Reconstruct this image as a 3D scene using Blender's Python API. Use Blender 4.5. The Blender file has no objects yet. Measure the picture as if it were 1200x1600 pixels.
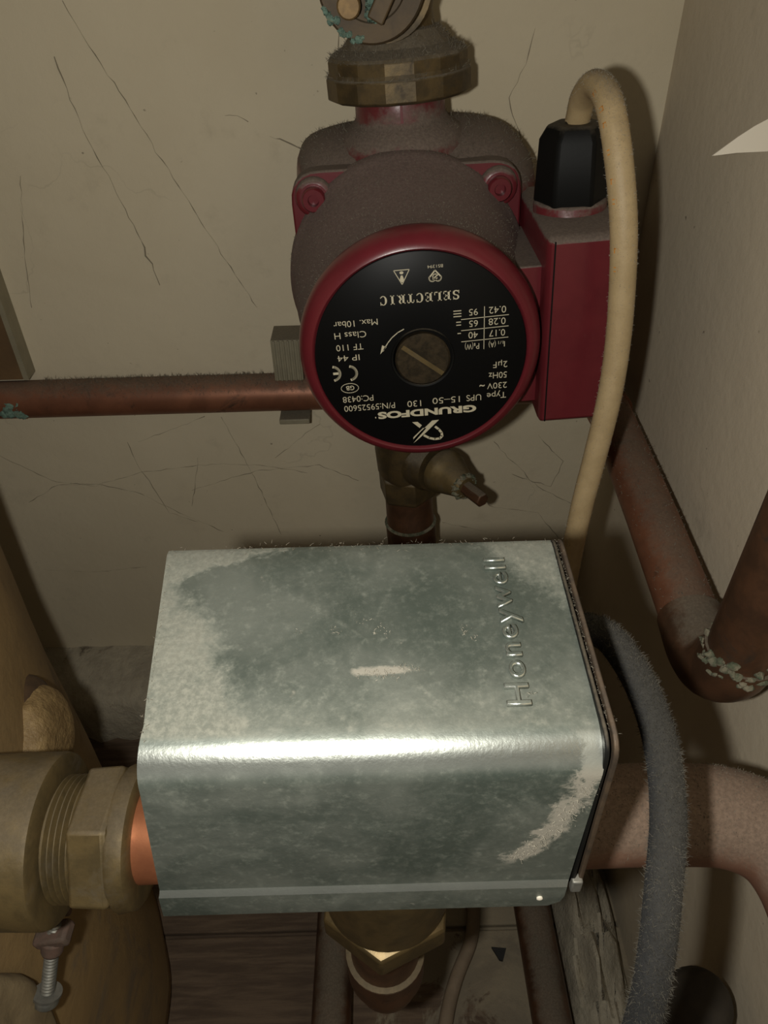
import bpy, bmesh, math, random
from mathutils import Vector, Matrix

S = bpy.context.scene
COL = S.collection
R = math.radians
rnd = random.Random(7)

# ------------------------------------------------------------------ camera, world, lights, exposure
PITCH, ROLL = R(38.0), R(1.6)
fw = Vector((0, math.cos(PITCH), -math.sin(PITCH)))
up0 = Vector((0, math.sin(PITCH), math.cos(PITCH)))
ri = Vector((1, 0, 0)) * math.cos(ROLL) - up0 * math.sin(ROLL)
up = Vector((1, 0, 0)) * math.sin(ROLL) + up0 * math.cos(ROLL)
cd = bpy.data.cameras.new('camera')
cd.sensor_fit = 'VERTICAL'
cd.sensor_height = 36.0
cd.lens = 36.0 * 1152.0 / 1600.0
cd.clip_start = 0.005
cd.clip_end = 20
cam = bpy.data.objects.new('camera', cd)
m = Matrix.Identity(4)
for i in range(3):
    m[i][0], m[i][1], m[i][2] = ri[i], up[i], -fw[i]
cam.matrix_world = m
COL.objects.link(cam)
S.camera = cam

w = bpy.data.worlds.new('world')
S.world = w
w.use_nodes = True
bg = w.node_tree.nodes['Background']
bg.inputs[0].default_value = (1.0, 0.93, 0.80, 1)
bg.inputs[1].default_value = 0.040

# the phone's flash beside the lens: the one lamp that lights this cupboard
fl = bpy.data.lights.new('flash', 'POINT')
fl.energy = 2.05
fl.color = (1.0, 0.975, 0.90)
fl.shadow_soft_size = 0.004
flo = bpy.data.objects.new('flash', fl)
flo.location = ri * -0.024 + up * -0.004
COL.objects.link(flo)

S.view_settings.view_transform = 'Standard'
S.view_settings.look = 'None'
S.view_settings.gamma = 1.0
S.view_settings.use_curve_mapping = False
S.view_settings.exposure = 0.0


# ------------------------------------------------------------------ materials
class NT:
    def __init__(self, name):
        self.m = bpy.data.materials.new(name)
        self.m.use_nodes = True
        self.t = self.m.node_tree
        self.b = self.t.nodes['Principled BSDF']
        self.co = self.n('ShaderNodeTexCoord').outputs['Object']

    def n(self, typ, **kw):
        x = self.t.nodes.new(typ)
        for k, v in kw.items():
            setattr(x, k, v)
        return x

    def l(self, a, b):
        self.t.links.new(a, b)

    def setin(self, sock, v):
        if hasattr(v, 'links') or isinstance(v, bpy.types.NodeSocket):
            self.l(v, sock)
        else:
            if isinstance(v, (tuple, list)) and len(v) == 3 and sock.type == 'RGBA':
                v = (*v, 1)
            sock.default_value = v

    def noise(self, scale, detail=4, rough=0.6, dist=0.0, co=None):
        x = self.n('ShaderNodeTexNoise')
        x.inputs['Scale'].default_value = scale
        x.inputs['Detail'].default_value = detail
        x.inputs['Roughness'].default_value = rough
        x.inputs['Distortion'].default_value = dist
        self.l(co or self.co, x.inputs['Vector'])
        return x.outputs['Fac']

    def ramp(self, v, lo, hi, a=0.0, b=1.0):
        x = self.n('ShaderNodeMapRange')
        x.interpolation_type = 'SMOOTHSTEP'
        for k, q in zip(range(5), (v, lo, hi, a, b)):
            self.setin(x.inputs[k], q)
        return x.outputs[0]

    def math(self, op, a, b=0.0, c=0.0):
        x = self.n('ShaderNodeMath', operation=op)
        self.setin(x.inputs[0], a)
        self.setin(x.inputs[1], b)
        self.setin(x.inputs[2], c)
        return x.outputs[0]

    def mix(self, f, a, b):
        x = self.n('ShaderNodeMix', data_type='RGBA')
        self.setin(x.inputs[0], f)
        self.setin(x.inputs[6], a)
        self.setin(x.inputs[7], b)
        return x.outputs[2]

    def mixf(self, f, a, b):
        x = self.n('ShaderNodeMix', data_type='FLOAT')
        self.setin(x.inputs[0], f)
        self.setin(x.inputs[2], a)
        self.setin(x.inputs[3], b)
        return x.outputs[0]

    def xyz(self, co=None):
        x = self.n('ShaderNodeSeparateXYZ')
        self.l(co or self.co, x.inputs[0])
        return x.outputs

    def nz(self):
        g = self.n('ShaderNodeNewGeometry')
        x = self.n('ShaderNodeSeparateXYZ')
        self.l(g.outputs['Normal'], x.inputs[0])
        return x.outputs[2]

    def finish(self, col, rough, metal=0.0, bump=0.0, bscale=300, bdist=0.0004, height=None, spec=None):
        self.setin(self.b.inputs['Base Color'], col)
        self.setin(self.b.inputs['Roughness'], rough)
        self.setin(self.b.inputs['Metallic'], metal)
        if spec is not None:
            self.b.inputs['Specular IOR Level'].default_value = spec
        if bump or height is not None:
            h = height if height is not None else self.noise(bscale, 5, 0.65)
            x = self.n('ShaderNodeBump')
            x.inputs['Strength'].default_value = bump or 0.4
            x.inputs['Distance'].default_value = bdist
            self.l(h, x.inputs['Height'])
            self.l(x.outputs[0], self.b.inputs['Normal'])
        return self.m


DUST = (0.135, 0.112, 0.080)


def pbr(name, c1, c2=None, rough=0.5, metal=0.0, ns=90, bump=0.15, bscale=500, bdist=0.0003,
        dust=0.0, dlo=0.1, dhi=0.7, dcol=DUST, layers=(), spec=None):
    t = NT(name)
    col = c1 if c2 is None else t.mix(t.ramp(t.noise(ns, 5, 0.65, 0.3), 0.35, 0.65), c1, c2)
    ro, me = rough, metal
    for L in layers:      # (colour, scale, lo, hi, rough, metal)
        f = t.ramp(t.noise(L[1], 6, 0.7, 0.8), L[2], L[3])
        col = t.mix(f, col, L[0])
        ro = t.mixf(f, ro, L[4])
        me = t.mixf(f, me, L[5])
    if dust:
        f = t.math('ADD', t.nz(), t.math('MULTIPLY', t.math('SUBTRACT', t.noise(160, 6, 0.7), 0.5), 0.9))
        f = t.math('MULTIPLY', t.ramp(f, dlo, dhi), dust)
        dc = t.mix(t.ramp(t.noise(900, 3, 0.7), 0.3, 0.75), tuple(c * 0.78 for c in dcol), tuple(c * 1.2 for c in dcol))
        col = t.mix(f, col, dc)
        ro = t.mixf(f, ro, 0.95)
        me = t.mixf(f, me, 0.0)
    return t.finish(col, ro, me, bump, bscale, bdist, spec=spec)


M = {}
M['red'] = pbr('red_enamel', (0.125, 0.016, 0.020), (0.105, 0.013, 0.017), 0.33, ns=40, bump=0.12, bscale=900,
               bdist=0.0002, dust=0.90, dlo=0.12, dhi=0.50, dcol=(0.135, 0.110, 0.086))
M['red_dusty'] = pbr('dusty_red_enamel', (0.125, 0.016, 0.020), (0.105, 0.013, 0.017), 0.5, ns=40, bump=0.2, bscale=900,
                     bdist=0.0002, dust=0.86, dlo=-0.75, dhi=0.25, dcol=(0.142, 0.110, 0.092))
M['red_clean'] = pbr('red_enamel_wiped', (0.135, 0.015, 0.021), (0.115, 0.013, 0.018), 0.30, ns=40, bump=0.10, bscale=900,
                     bdist=0.0002, dust=0.25, dlo=0.75, dhi=1.2, dcol=(0.12, 0.07, 0.06))
M['black_plate'] = pbr('black_plate', (0.0042, 0.0042, 0.0042), None, 0.42, bump=0.03, bscale=1500,
                       layers=[((0.02, 0.02, 0.018), 260, 0.66, 0.85, 0.6, 0)], spec=0.12)
M['print'] = pbr('cream_print', (0.50, 0.45, 0.32), None, 0.6, bump=0)
M['black_plastic'] = pbr('black_plastic', (0.0055, 0.0055, 0.005), None, 0.5, bump=0.1, bscale=800, dust=0.5, dlo=0.45, dhi=1.1, spec=0.15)
M['brass'] = pbr('tarnished_brass', (0.125, 0.086, 0.037), (0.075, 0.054, 0.027), 0.5, 0.55, 120, 0.25, 500,
                 dust=0.9, dlo=0.25, dhi=0.75, layers=[((0.05, 0.038, 0.024), 60, 0.5, 0.75, 0.7, 0.3)])
M['brass_brown'] = pbr('brown_brass', (0.092, 0.060, 0.027), (0.060, 0.040, 0.020), 0.65, 0.1, 90, 0.3, 500, dust=0.6, dlo=0.45, dhi=1.0)
M['brass_pale'] = pbr('dusty_brass', (0.170, 0.120, 0.050), (0.110, 0.080, 0.036), 0.5, 0.5, 90, 0.25, 450,
                      dust=0.55, dlo=0.55, dhi=1.05, dcol=(0.115, 0.09, 0.06), layers=[((0.09, 0.07, 0.042), 70, 0.52, 0.75, 0.75, 0.2)])
M['brass_port'] = pbr('port_brass', (0.15, 0.105, 0.045), (0.10, 0.072, 0.033), 0.4, 0.6, 150, 0.2, 500)
M['brass_bright'] = pbr('bright_brass', (0.24, 0.15, 0.055), (0.17, 0.105, 0.04), 0.6, 0.25, 200, 0.2, 600)
M['screw_dirty'] = pbr('dirty_screw', (0.075, 0.055, 0.032), (0.035, 0.028, 0.018), 0.4, 0.55, 220, 0.35, 700)
M['copper'] = pbr('dull_copper', (0.275, 0.115, 0.062), (0.205, 0.085, 0.047), 0.45, 0.45, 45, 0.12, 600,
                  dust=0.78, dlo=0.40, dhi=1.05, dcol=(0.125, 0.097, 0.068), layers=[((0.07, 0.036, 0.022), 55, 0.58, 0.72, 0.65, 0.3)])
M['copper_dark'] = pbr('dark_copper', (0.135, 0.064, 0.033), (0.080, 0.042, 0.024), 0.42, 0.55, 60, 0.15, 500,
                       dust=0.8, dlo=0.42, dhi=0.95, layers=[((0.035, 0.024, 0.016), 45, 0.55, 0.7, 0.6, 0.3)])
M['pipe_black'] = pbr('blackened_pipe', (0.050, 0.040, 0.028), (0.032, 0.026, 0.019), 0.7, 0.1, 60, 0.3, 500)
M['copper_dusty'] = pbr('dust_coated_copper', (0.20, 0.095, 0.058), (0.16, 0.08, 0.05), 0.6, 0.35, 60, 0.3, 900,
                        dust=0.92, dlo=-0.25, dhi=0.55, dcol=(0.165, 0.118, 0.085), layers=[((0.10, 0.13, 0.075), 45, 0.68, 0.76, 0.9, 0)])
M['copper_bright'] = pbr('clean_copper', (0.46, 0.175, 0.08), (0.36, 0.13, 0.062), 0.42, 0.6, 60, 0.12, 500)
M['verdigris'] = pbr('verdigris', (0.17, 0.27, 0.215), (0.10, 0.16, 0.125), 0.95, 0, 350, 0.9, 900, 0.0008,
                     layers=[((0.20, 0.21, 0.14), 300, 0.55, 0.7, 0.95, 0)])
M['crust'] = pbr('flux_crust', (0.20, 0.175, 0.12), (0.07, 0.085, 0.05), 0.9, 0, 260, 0.9, 700, 0.0008)
M['foam'] = pbr('tan_foam', (0.310, 0.205, 0.088), (0.240, 0.160, 0.072), 0.6, 0, 14, 0.35, 120, 0.0012,
                layers=[((0.175, 0.130, 0.080), 22, 0.52, 0.72, 0.8, 0)], dust=0.6, dlo=0.3, dhi=0.9)
M['foam_cut'] = pbr('cut_foam', (0.30, 0.20, 0.085), (0.21, 0.135, 0.055), 0.55, 0, 160, 0.9, 420, 0.0012,
                    layers=[((0.075, 0.042, 0.022), 36, 0.60, 0.74, 0.7, 0)])
M['foam_shade'] = pbr('shaded_foam', (0.085, 0.048, 0.022), (0.055, 0.032, 0.016), 0.7, 0, 120, 0.6, 300)  # dark brown standing in for shade round the foam mound
M['foam_pale'] = pbr('pale_foam', (0.24, 0.18, 0.095), (0.19, 0.14, 0.075), 0.85, 0, 60, 0.5, 200, 0.0008)
M['cream'] = pbr('cream_cable', (0.42, 0.31, 0.165), (0.37, 0.27, 0.14), 0.55, 0, 150, 0.35, 1300, 0.0003,
                 dust=0.75, dlo=0.45, dhi=1.05, dcol=(0.22, 0.17, 0.105), layers=[((0.26, 0.185, 0.095), 240, 0.62, 0.8, 0.8, 0)])
M['cable_ink'] = pbr('orange_ink', (0.48, 0.20, 0.035), None, 0.7, bump=0)
M['grey_cable'] = pbr('grey_cable', (0.022, 0.022, 0.022), (0.014, 0.0145, 0.015), 0.85, 0, 300, 0.8, 1400, 0.0006,
                      dust=0.7, dlo=0.0, dhi=1.0, dcol=(0.036, 0.033, 0.026))
M['lint_dark'] = pbr('dark_lint', (0.078, 0.070, 0.054), (0.040, 0.036, 0.028), 0.95, bump=0)
M['beige_cable'] = pbr('beige_cable', (0.24, 0.18, 0.12), (0.2, 0.15, 0.1), 0.8, bump=0.2)
M['lint'] = pbr('lint', (0.165, 0.145, 0.108), (0.12, 0.105, 0.078), 0.95, bump=0)
M['lint_pale'] = pbr('pale_lint', (0.30, 0.275, 0.22), (0.23, 0.21, 0.165), 0.95, bump=0)
M['web'] = pbr('dirty_cobweb', (0.24, 0.205, 0.145), None, 0.95, bump=0)
M['zinc_dull'] = pbr('dull_zinc', (0.27, 0.265, 0.235), (0.19, 0.19, 0.17), 0.45, 0.7, 150, 0.2, 600, dust=0.4, dlo=0.5, dhi=1.1)
M['rusty'] = pbr('rusty_steel', (0.075, 0.050, 0.030), (0.040, 0.029, 0.020), 0.6, 0.4, 200, 0.3, 700,
                 dust=0.35, dlo=0.6, dhi=1.1, dcol=(0.10, 0.075, 0.055), layers=[((0.22, 0.20, 0.17), 180, 0.66, 0.76, 0.35, 0.9)])
M['clip'] = pbr('clip_plastic', (0.255, 0.225, 0.150), (0.22, 0.195, 0.13), 0.6, 0, 120, 0.15, 500, dust=0.7, dlo=0.4, dhi=0.9)
M['wood'] = pbr('brown_wood', (0.145, 0.085, 0.036), (0.105, 0.062, 0.028), 0.65, 0, 30, 0.3, 250, dust=0.4)
M['white_plastic'] = pbr('white_plastic', (0.72, 0.66, 0.55), None, 0.45, bump=0)
M['plaster'] = pbr('rough_plaster', (0.42, 0.37, 0.275), (0.33, 0.29, 0.215), 0.95, 0, 60, 0.8, 150, 0.0025,
                   layers=[((0.125, 0.10, 0.07), 26, 0.60, 0.70, 0.95, 0)])
M['dark_chip'] = pbr('dark_chip', (0.012, 0.011, 0.010), None, 0.7, bump=0.2)


def wall_mat(name, c1, c2):
    t = NT(name)
    col = t.mix(t.ramp(t.noise(9, 4, 0.6, 0.5), 0.3, 0.7), c1, c2)
    col = t.mix(t.ramp(t.noise(32, 5, 0.7), 0.55, 0.85), col, tuple(c * 0.86 for c in c1))
    sp = t.ramp(t.noise(230, 2, 0.5), 0.73, 0.80)
    col = t.mix(t.math('MULTIPLY', sp, 0.75), col, (0.11, 0.085, 0.06))
    # faint hairline cracks
    v = t.n('ShaderNodeTexVoronoi', feature='DISTANCE_TO_EDGE')
    v.inputs['Scale'].default_value = 5.5
    mx = t.n('ShaderNodeVectorMath', operation='MULTIPLY_ADD')
    nn = t.n('ShaderNodeTexNoise')
    nn.inputs['Scale'].default_value = 16
    nn.inputs['Detail'].default_value = 5
    t.l(t.co, nn.inputs['Vector'])
    t.l(nn.outputs['Color'], mx.inputs[0])
    mx.inputs[1].default_value = (0.12, 0.12, 0.12)
    t.l(t.co, mx.inputs[2])
    t.l(mx.outputs[0], v.inputs['Vector'])
    cr = t.ramp(v.outputs['Distance'], 0.0, 0.006, 1, 0)
    cr = t.math('MULTIPLY', cr, t.ramp(t.noise(12, 3), 0.52, 0.62))
    col = t.mix(t.math('MULTIPLY', cr, 0.22), col, tuple(c * 0.5 for c in c1))
    h = t.math('ADD', t.noise(240, 6, 0.7), t.math('MULTIPLY', t.noise(30, 3), 2.2))
    return t.finish(col, 0.82, 0, 0.35, height=h, bdist=0.0007, spec=0.25)


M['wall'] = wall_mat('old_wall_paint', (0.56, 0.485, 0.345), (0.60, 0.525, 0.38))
M['wall_shaded'] = wall_mat('old_wall_paint_shaded', (0.53, 0.455, 0.34), (0.57, 0.49, 0.365))  # darker copy of the wall paint: grazing light put into the colour


def floor_mat(name):
    t = NT(name)
    x = t.xyz()
    n1 = t.noise(26, 6, 0.65, 0.6)
    grain = t.n('ShaderNodeMapping')
    grain.inputs['Scale'].default_value = (6, 60, 60)
    t.l(t.co, grain.inputs[0])
    g = t.noise(4, 5, 0.6, 0.4, grain.outputs[0])
    wood = t.mix(t.ramp(g, 0.35, 0.65), (0.085, 0.056, 0.036), (0.145, 0.100, 0.064))
    pale = t.mix(t.ramp(n1, 0.4, 0.6), (0.26, 0.215, 0.145), (0.20, 0.165, 0.115))
    patch = t.ramp(t.math('ADD', t.noise(30, 6, 0.7, 0.8), t.math('MULTIPLY', t.math('SUBTRACT', x[0], 0.0), 2.6)), 0.50, 0.58)
    col = t.mix(patch, wood, pale)
    return t.finish(col, 0.9, 0, 0.5, 160, 0.0015)


M['floor'] = floor_mat('grubby_boards')


def cover_mat():
    """zinc plated sheet with dust lying round a wiped oval; object space is metres about the cover's middle"""
    t = NT('dusty_zinc_sheet')
    x = t.xyz()
    nz = t.nz()
    n1 = t.noise(70, 6, 0.7, 0.6)
    n2 = t.noise(420, 4, 0.7)
    n0 = t.noise(28, 5, 0.6, 0.5)
    base = t.mix(t.ramp(n0, 0.35, 0.65), (0.088, 0.108, 0.091), (0.185, 0.202, 0.174))
    base = t.mix(t.math('MULTIPLY', t.ramp(t.noise(520, 5, 0.75), 0.45, 0.75), 0.35), base, (0.26, 0.275, 0.235))
    # dust left along the left side, in a wedge at the back left, at the back right corner; paler towards the front
    lid = t.ramp(nz, 0.90, 0.985)
    nn = t.math('ADD', t.math('MULTIPLY', t.math('SUBTRACT', n1, 0.5), 0.016), t.math('MULTIPLY', t.math('SUBTRACT', n2, 0.5), 0.006))

    def half(ax, ay, c, lo, hi):
        d = t.math('ADD', t.math('MULTIPLY', x[0], ax), t.math('MULTIPLY_ADD', x[1], ay, c))
        return t.ramp(t.math('ADD', d, nn), lo, hi)
    m1 = half(-0.862, -0.506, -0.0274, -0.0042, 0.0042)
    m2 = t.math('MULTIPLY', half(-0.355, 0.935, -0.0305, -0.0008, 0.0020), t.ramp(x[0], -0.012, -0.002, 1, 0))
    m3 = half(0.795, 0.606, -0.0367, -0.0015, 0.0040)
    m4 = t.math('MULTIPLY', half(0.0, -1.0, -0.0120, -0.006, 0.010), 0.45)
    mm = t.math('MAXIMUM', t.math('MAXIMUM', m1, m2), t.math('MAXIMUM', t.math('MULTIPLY', m3, 0.75), m4))
    mm = t.math('MULTIPLY', mm, t.ramp(n2, 0.25, 0.65, 0.72, 1.0))
    f_top = t.math('MULTIPLY', t.math('MAXIMUM', mm, 0.06), lid)
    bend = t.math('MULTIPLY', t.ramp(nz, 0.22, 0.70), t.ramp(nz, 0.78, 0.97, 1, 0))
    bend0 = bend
    f_fr = t.math('MULTIPLY', t.ramp(n1, 0.50, 0.80, 0, 0.30), t.math('SUBTRACT', 1.0, lid))
    nd = t.math('MULTIPLY', t.math('SUBTRACT', t.noise(150, 6, 0.75, 0.4), 0.5), 0.016)
    tz = t.math('MAXIMUM', t.math('DIVIDE', t.math('SUBTRACT', -0.0090, x[2]), 0.0300), 0.0)
    xc = t.math('SUBTRACT', 0.0412, t.math('MULTIPLY', t.math('POWER', tz, 1.7), 0.0110))
    sd = t.math('ADD', t.math('ABSOLUTE', t.math('SUBTRACT', x[0], xc)), nd)
    sm = t.math('MULTIPLY', t.ramp(sd, 0.0012, 0.0036, 1, 0), t.ramp(tz, 1.0, 1.15, 1, 0))
    sm = t.math('MULTIPLY', t.math('MULTIPLY', sm, t.ramp(nz, 0.90, 0.98, 1, 0)), t.ramp(nz, 0.05, 0.7, 1, 0.4))
    # the pale scuff in the middle of the lid
    qx = t.math('DIVIDE', t.math('SUBTRACT', x[0], 0.0035), 0.0062)
    qy = t.math('DIVIDE', t.math('ADD', x[1], 0.0082), 0.0011)
    q = t.math('SQRT', t.math('ADD', t.math('MULTIPLY', qx, qx), t.math('MULTIPLY', qy, qy)))
    q = t.math('ADD', q, t.math('MULTIPLY', t.math('SUBTRACT', t.noise(260, 5, 0.7), 0.5), 2.2))
    scuff = t.math('MULTIPLY', t.ramp(q, 0.6, 1.25, 0.8, 0), lid)
    marks = t.math('MAXIMUM', t.math('MULTIPLY', sm, 0.8), scuff)
    marks = t.math('MAXIMUM', marks, t.math('MULTIPLY', t.ramp(t.noise(190, 3, 0.55), 0.71, 0.78), 0.6))
    f = t.math('ADD', f_top, f_fr)
    fine = t.math('MULTIPLY', t.math('MULTIPLY', t.ramp(n2, 0.50, 0.80), 0.40), t.math('SUBTRACT', 1.0, bend))
    f = t.math('MINIMUM', t.math('ADD', f, fine), 0.95)
    dust = t.mix(t.ramp(n0, 0.35, 0.65), (0.120, 0.125, 0.102), (0.158, 0.156, 0.126))
    dust = t.mix(t.ramp(t.noise(900, 4, 0.7), 0.35, 0.7), dust, (0.205, 0.203, 0.165))
    col = t.mix(f, base, dust)
    col = t.mix(marks, col, (0.27, 0.245, 0.20))
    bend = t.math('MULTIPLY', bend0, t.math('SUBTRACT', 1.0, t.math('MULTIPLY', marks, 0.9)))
    col = t.mix(t.math('MULTIPLY', bend, 0.8), col, (0.52, 0.54, 0.49))  # highlight along the bend painted into the colour, with shinier metal below
    f = t.math('MAXIMUM', f, marks)
    ro = t.mixf(f, t.mixf(t.ramp(n1, 0.3, 0.7), 0.36, 0.46), 0.85)
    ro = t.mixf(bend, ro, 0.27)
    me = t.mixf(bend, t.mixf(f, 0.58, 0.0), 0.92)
    h = t.math('ADD', t.math('MULTIPLY', n2, 0.6), t.math('MULTIPLY', t.noise(1300, 3), 0.4))
    return t.finish(col, ro, me, 0.28, height=h, bdist=0.0003)


M['cover'] = cover_mat()


# ------------------------------------------------------------------ mesh helpers
def frame(axis):
    a = Vector(axis).normalized()
    h = Vector((0, 0, 1)) if abs(a.z) < 0.9 else Vector((1, 0, 0))
    u = h.cross(a).normalized()
    return u, a.cross(u).normalized(), a


def smooth_path(pts, n=8):
    pts = [Vector(p) for p in pts]
    out = []
    P = [pts[0] * 2 - pts[1]] + pts + [pts[-1] * 2 - pts[-2]]
    for i in range(1, len(P) - 2):
        a, b, c, d = P[i - 1:i + 3]
        for k in range(n):
            t = k / n
            out.append(0.5 * ((2 * b) + (c - a) * t + (2 * a - 5 * b + 4 * c - d) * t * t + (3 * b - a - 3 * c + d) * t ** 3))
    out.append(pts[-1])
    return out


class MB:
    def __init__(self):
        self.v, self.f = [], []

    def loft(self, rings, caps=True, closed=False):
        n = len(rings[0])
        o = len(self.v)
        for r in rings:
            self.v += [Vector(p) for p in r]
        k = len(rings)
        for i in range(k if closed else k - 1):
            a, b = o + i * n, o + ((i + 1) % k) * n
            for j in range(n):
                self.f.append((a + j, a + (j + 1) % n, b + (j + 1) % n, b + j))
        if caps and not closed:
            self.f.append(tuple(o + j for j in reversed(range(n))))
            self.f.append(tuple(o + (k - 1) * n + j for j in range(n)))
        return self

    def box(self, c, s, mat=None):
        x, y, z = (q / 2 for q in s)
        c = Vector(c)
        q = [Vector(p) for p in ((-x, -y), (x, -y), (x, y), (-x, y))]
        rings = []
        for h in (-z, z):
            ring = [Vector((p.x, p.y, h)) for p in q]
            if mat:
                ring = [mat @ p for p in ring]
            rings.append([p + c for p in ring])
        return self.loft(rings)

    def lathe(self, prof, o=(0, 0, 0), axis=(0, 0, 1), n=32, caps=True, phase=0.0, jit=None):
        u, v, a = frame(axis)
        o = Vector(o)
        rings = []
        for t, r in prof:
            ring = []
            for j in range(n):
                th = phase + 2 * math.pi * j / n
                rr = r * (1 + (jit(t, th) if jit else 0))
                ring.append(o + a * t + (u * math.cos(th) + v * math.sin(th)) * rr)
            rings.append(ring)
        return self.loft(rings, caps)

    def tube(self, path, r, n=16, caps=True, jit=0.0):
        path = [Vector(p) for p in path]
        rings = []
        tan = (path[1] - path[0]).normalized()
        u, v, _ = frame(tan)
        for i, p in enumerate(path):
            t2 = (path[min(i + 1, len(path) - 1)] - path[max(i - 1, 0)]).normalized()
            q = tan.rotation_difference(t2)
            u = q @ u
            tan = t2
            u = (u - tan * u.dot(tan)).normalized()
            v = tan.cross(u)
            rr = r[i] if isinstance(r, (list, tuple)) else r
            rings.append([p + (u * math.cos(2 * math.pi * j / n) + v * math.sin(2 * math.pi * j / n)) * rr *
                          (1 + (rnd.uniform(-jit, jit) if jit else 0)) for j in range(n)])
        return self.loft(rings, caps)

    def hexa(self, prof, o, axis, n=6, phase=0.0):
        return self.lathe(prof, o, axis, n, True, phase)

    def prism(self, poly, o, X, Y, depth):
        """a flat outline in the X,Y frame at o, pushed along X x Y by depth"""
        X, Y, o = Vector(X), Vector(Y), Vector(o)
        Z = X.cross(Y).normalized()
        return self.loft([[o + X * a + Y * b for a, b in poly], [o + X * a + Y * b + Z * depth for a, b in poly]])

    def blob(self, c, r, amp=0.25, seed=0, n=12, k=8):
        g = random.Random(seed)
        ph = [(g.uniform(0, 6.28), g.uniform(1.5, 4.5), g.uniform(1.5, 4.5)) for _ in range(4)]
        c = Vector(c)
        rings = []
        for i in range(k + 1):
            th = math.pi * (0.02 + 0.96 * i / k)
            ring = []
            for j in range(n):
                f = 2 * math.pi * j / n
                q = 1 + amp * sum(math.sin(p + a * th + round(b) * f) for p, a, b in ph) / 2.4
                ring.append(c + Vector((r[0] * math.sin(th) * math.cos(f), r[1] * math.sin(th) * math.sin(f), r[2] * math.cos(th))) * q)
            rings.append(ring)
        rings.reverse()
        return self.loft(rings)

    def build(self, name, mat, parent=None, angle=38, bevel=0.0, seg=2):
        me = bpy.data.meshes.new(name)
        me.from_pydata([tuple(p) for p in self.v], [], self.f)
        me.validate()
        bm = bmesh.new()
        bm.from_mesh(me)
        bmesh.ops.recalc_face_normals(bm, faces=bm.faces)
        bm.to_mesh(me)
        bm.free()
        me.shade_smooth()
        me.set_sharp_from_angle(angle=R(angle))
        me.materials.append(mat)
        o = bpy.data.objects.new(name, me)
        COL.objects.link(o)
        if parent:
            o.parent = parent
        if bevel:
            b = o.modifiers.new('bevel', 'BEVEL')
            b.width = bevel
            b.segments = seg
            b.limit_method = 'ANGLE'
            b.angle_limit = R(35)
        return o


def thing(name, label, cat, loc=(0, 0, 0), rot=(0, 0, 0), group=None):
    o = bpy.data.objects.new(name, None)
    o.empty_display_size = 0.01
    o.location, o.rotation_euler = loc, rot
    COL.objects.link(o)
    return tag(o, label, cat, group)


def tag(o, label, cat, group=None):
    o['label'], o['category'] = label, cat
    if group:
        o['group'] = group
    return o


def struct(o):
    o['kind'] = 'structure'
    return o


def fuzz(src, count, length, mat, parent, name='dust_fuzz', lo=0.2, wid=0.00011, cond=None, seed=1, upw=0.4):
    """short lint hairs standing on the up-facing faces of a mesh part; one part of its thing"""
    g = random.Random(seed)
    me = src.data
    tris, cum, tot = [], [], 0.0
    rot = src.matrix_basis.to_3x3()
    prot = parent.matrix_basis.to_3x3() if parent else Matrix.Identity(3)
    for p in me.polygons:
        nz = (prot @ p.normal).z
        if nz < lo:
            continue
        vs = [me.vertices[i].co for i in p.vertices]
        for k in range(1, len(vs) - 1):
            a, b, c = vs[0], vs[k], vs[k + 1]
            ctr = (a + b + c) / 3
            if cond and not cond(ctr):
                continue
            ar = (b - a).cross(c - a).length / 2 * (0.3 + max(nz, 0))
            tot += ar
            tris.append((a, b, c, p.normal.copy()))
            cum.append(tot)
    mb = MB()
    import bisect
    for _ in range(count):
        a, b, c, nr = tris[min(bisect.bisect(cum, g.random() * tot), len(tris) - 1)]
        r1, r2 = math.sqrt(g.random()), g.random()
        p = a * (1 - r1) + b * (r1 * (1 - r2)) + c * (r1 * r2)
        d = (nr + Vector((g.uniform(-1, 1), g.uniform(-1, 1), g.uniform(-1, 1))) * 0.9 + Vector((0, 0, upw * 0.3))).normalized()
        L = length * g.uniform(0.3, 1.0) ** 1.5
        s = d.cross(Vector((g.uniform(-1, 1), g.uniform(-1, 1), g.uniform(-1, 1)))).normalized() * wid
        bend = Vector((g.uniform(-1, 1), g.uniform(-1, 1), g.uniform(-1, 1))) * L * 0.35
        i = len(mb.v)
        mb.v += [p - s, p + s, p + d * L * 0.55 + s * 0.8 + bend * 0.4, p + d * L * 0.55 - s * 0.8 + bend * 0.4, p + d * L + bend]
        mb.f += [(i, i + 1, i + 2, i + 3), (i + 3, i + 2, i + 4)]
    o = raw(mb, name, mat, parent)
    o['kind'] = 'stuff'
    return o


def raw(mb, name, mat, parent=None):
    me = bpy.data.meshes.new(name)
    me.from_pydata([tuple(p) for p in mb.v], [], mb.f)
    me.materials.append(mat)
    o = bpy.data.objects.new(name, me)
    COL.objects.link(o)
    if parent:
        o.parent = parent
    return o


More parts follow.
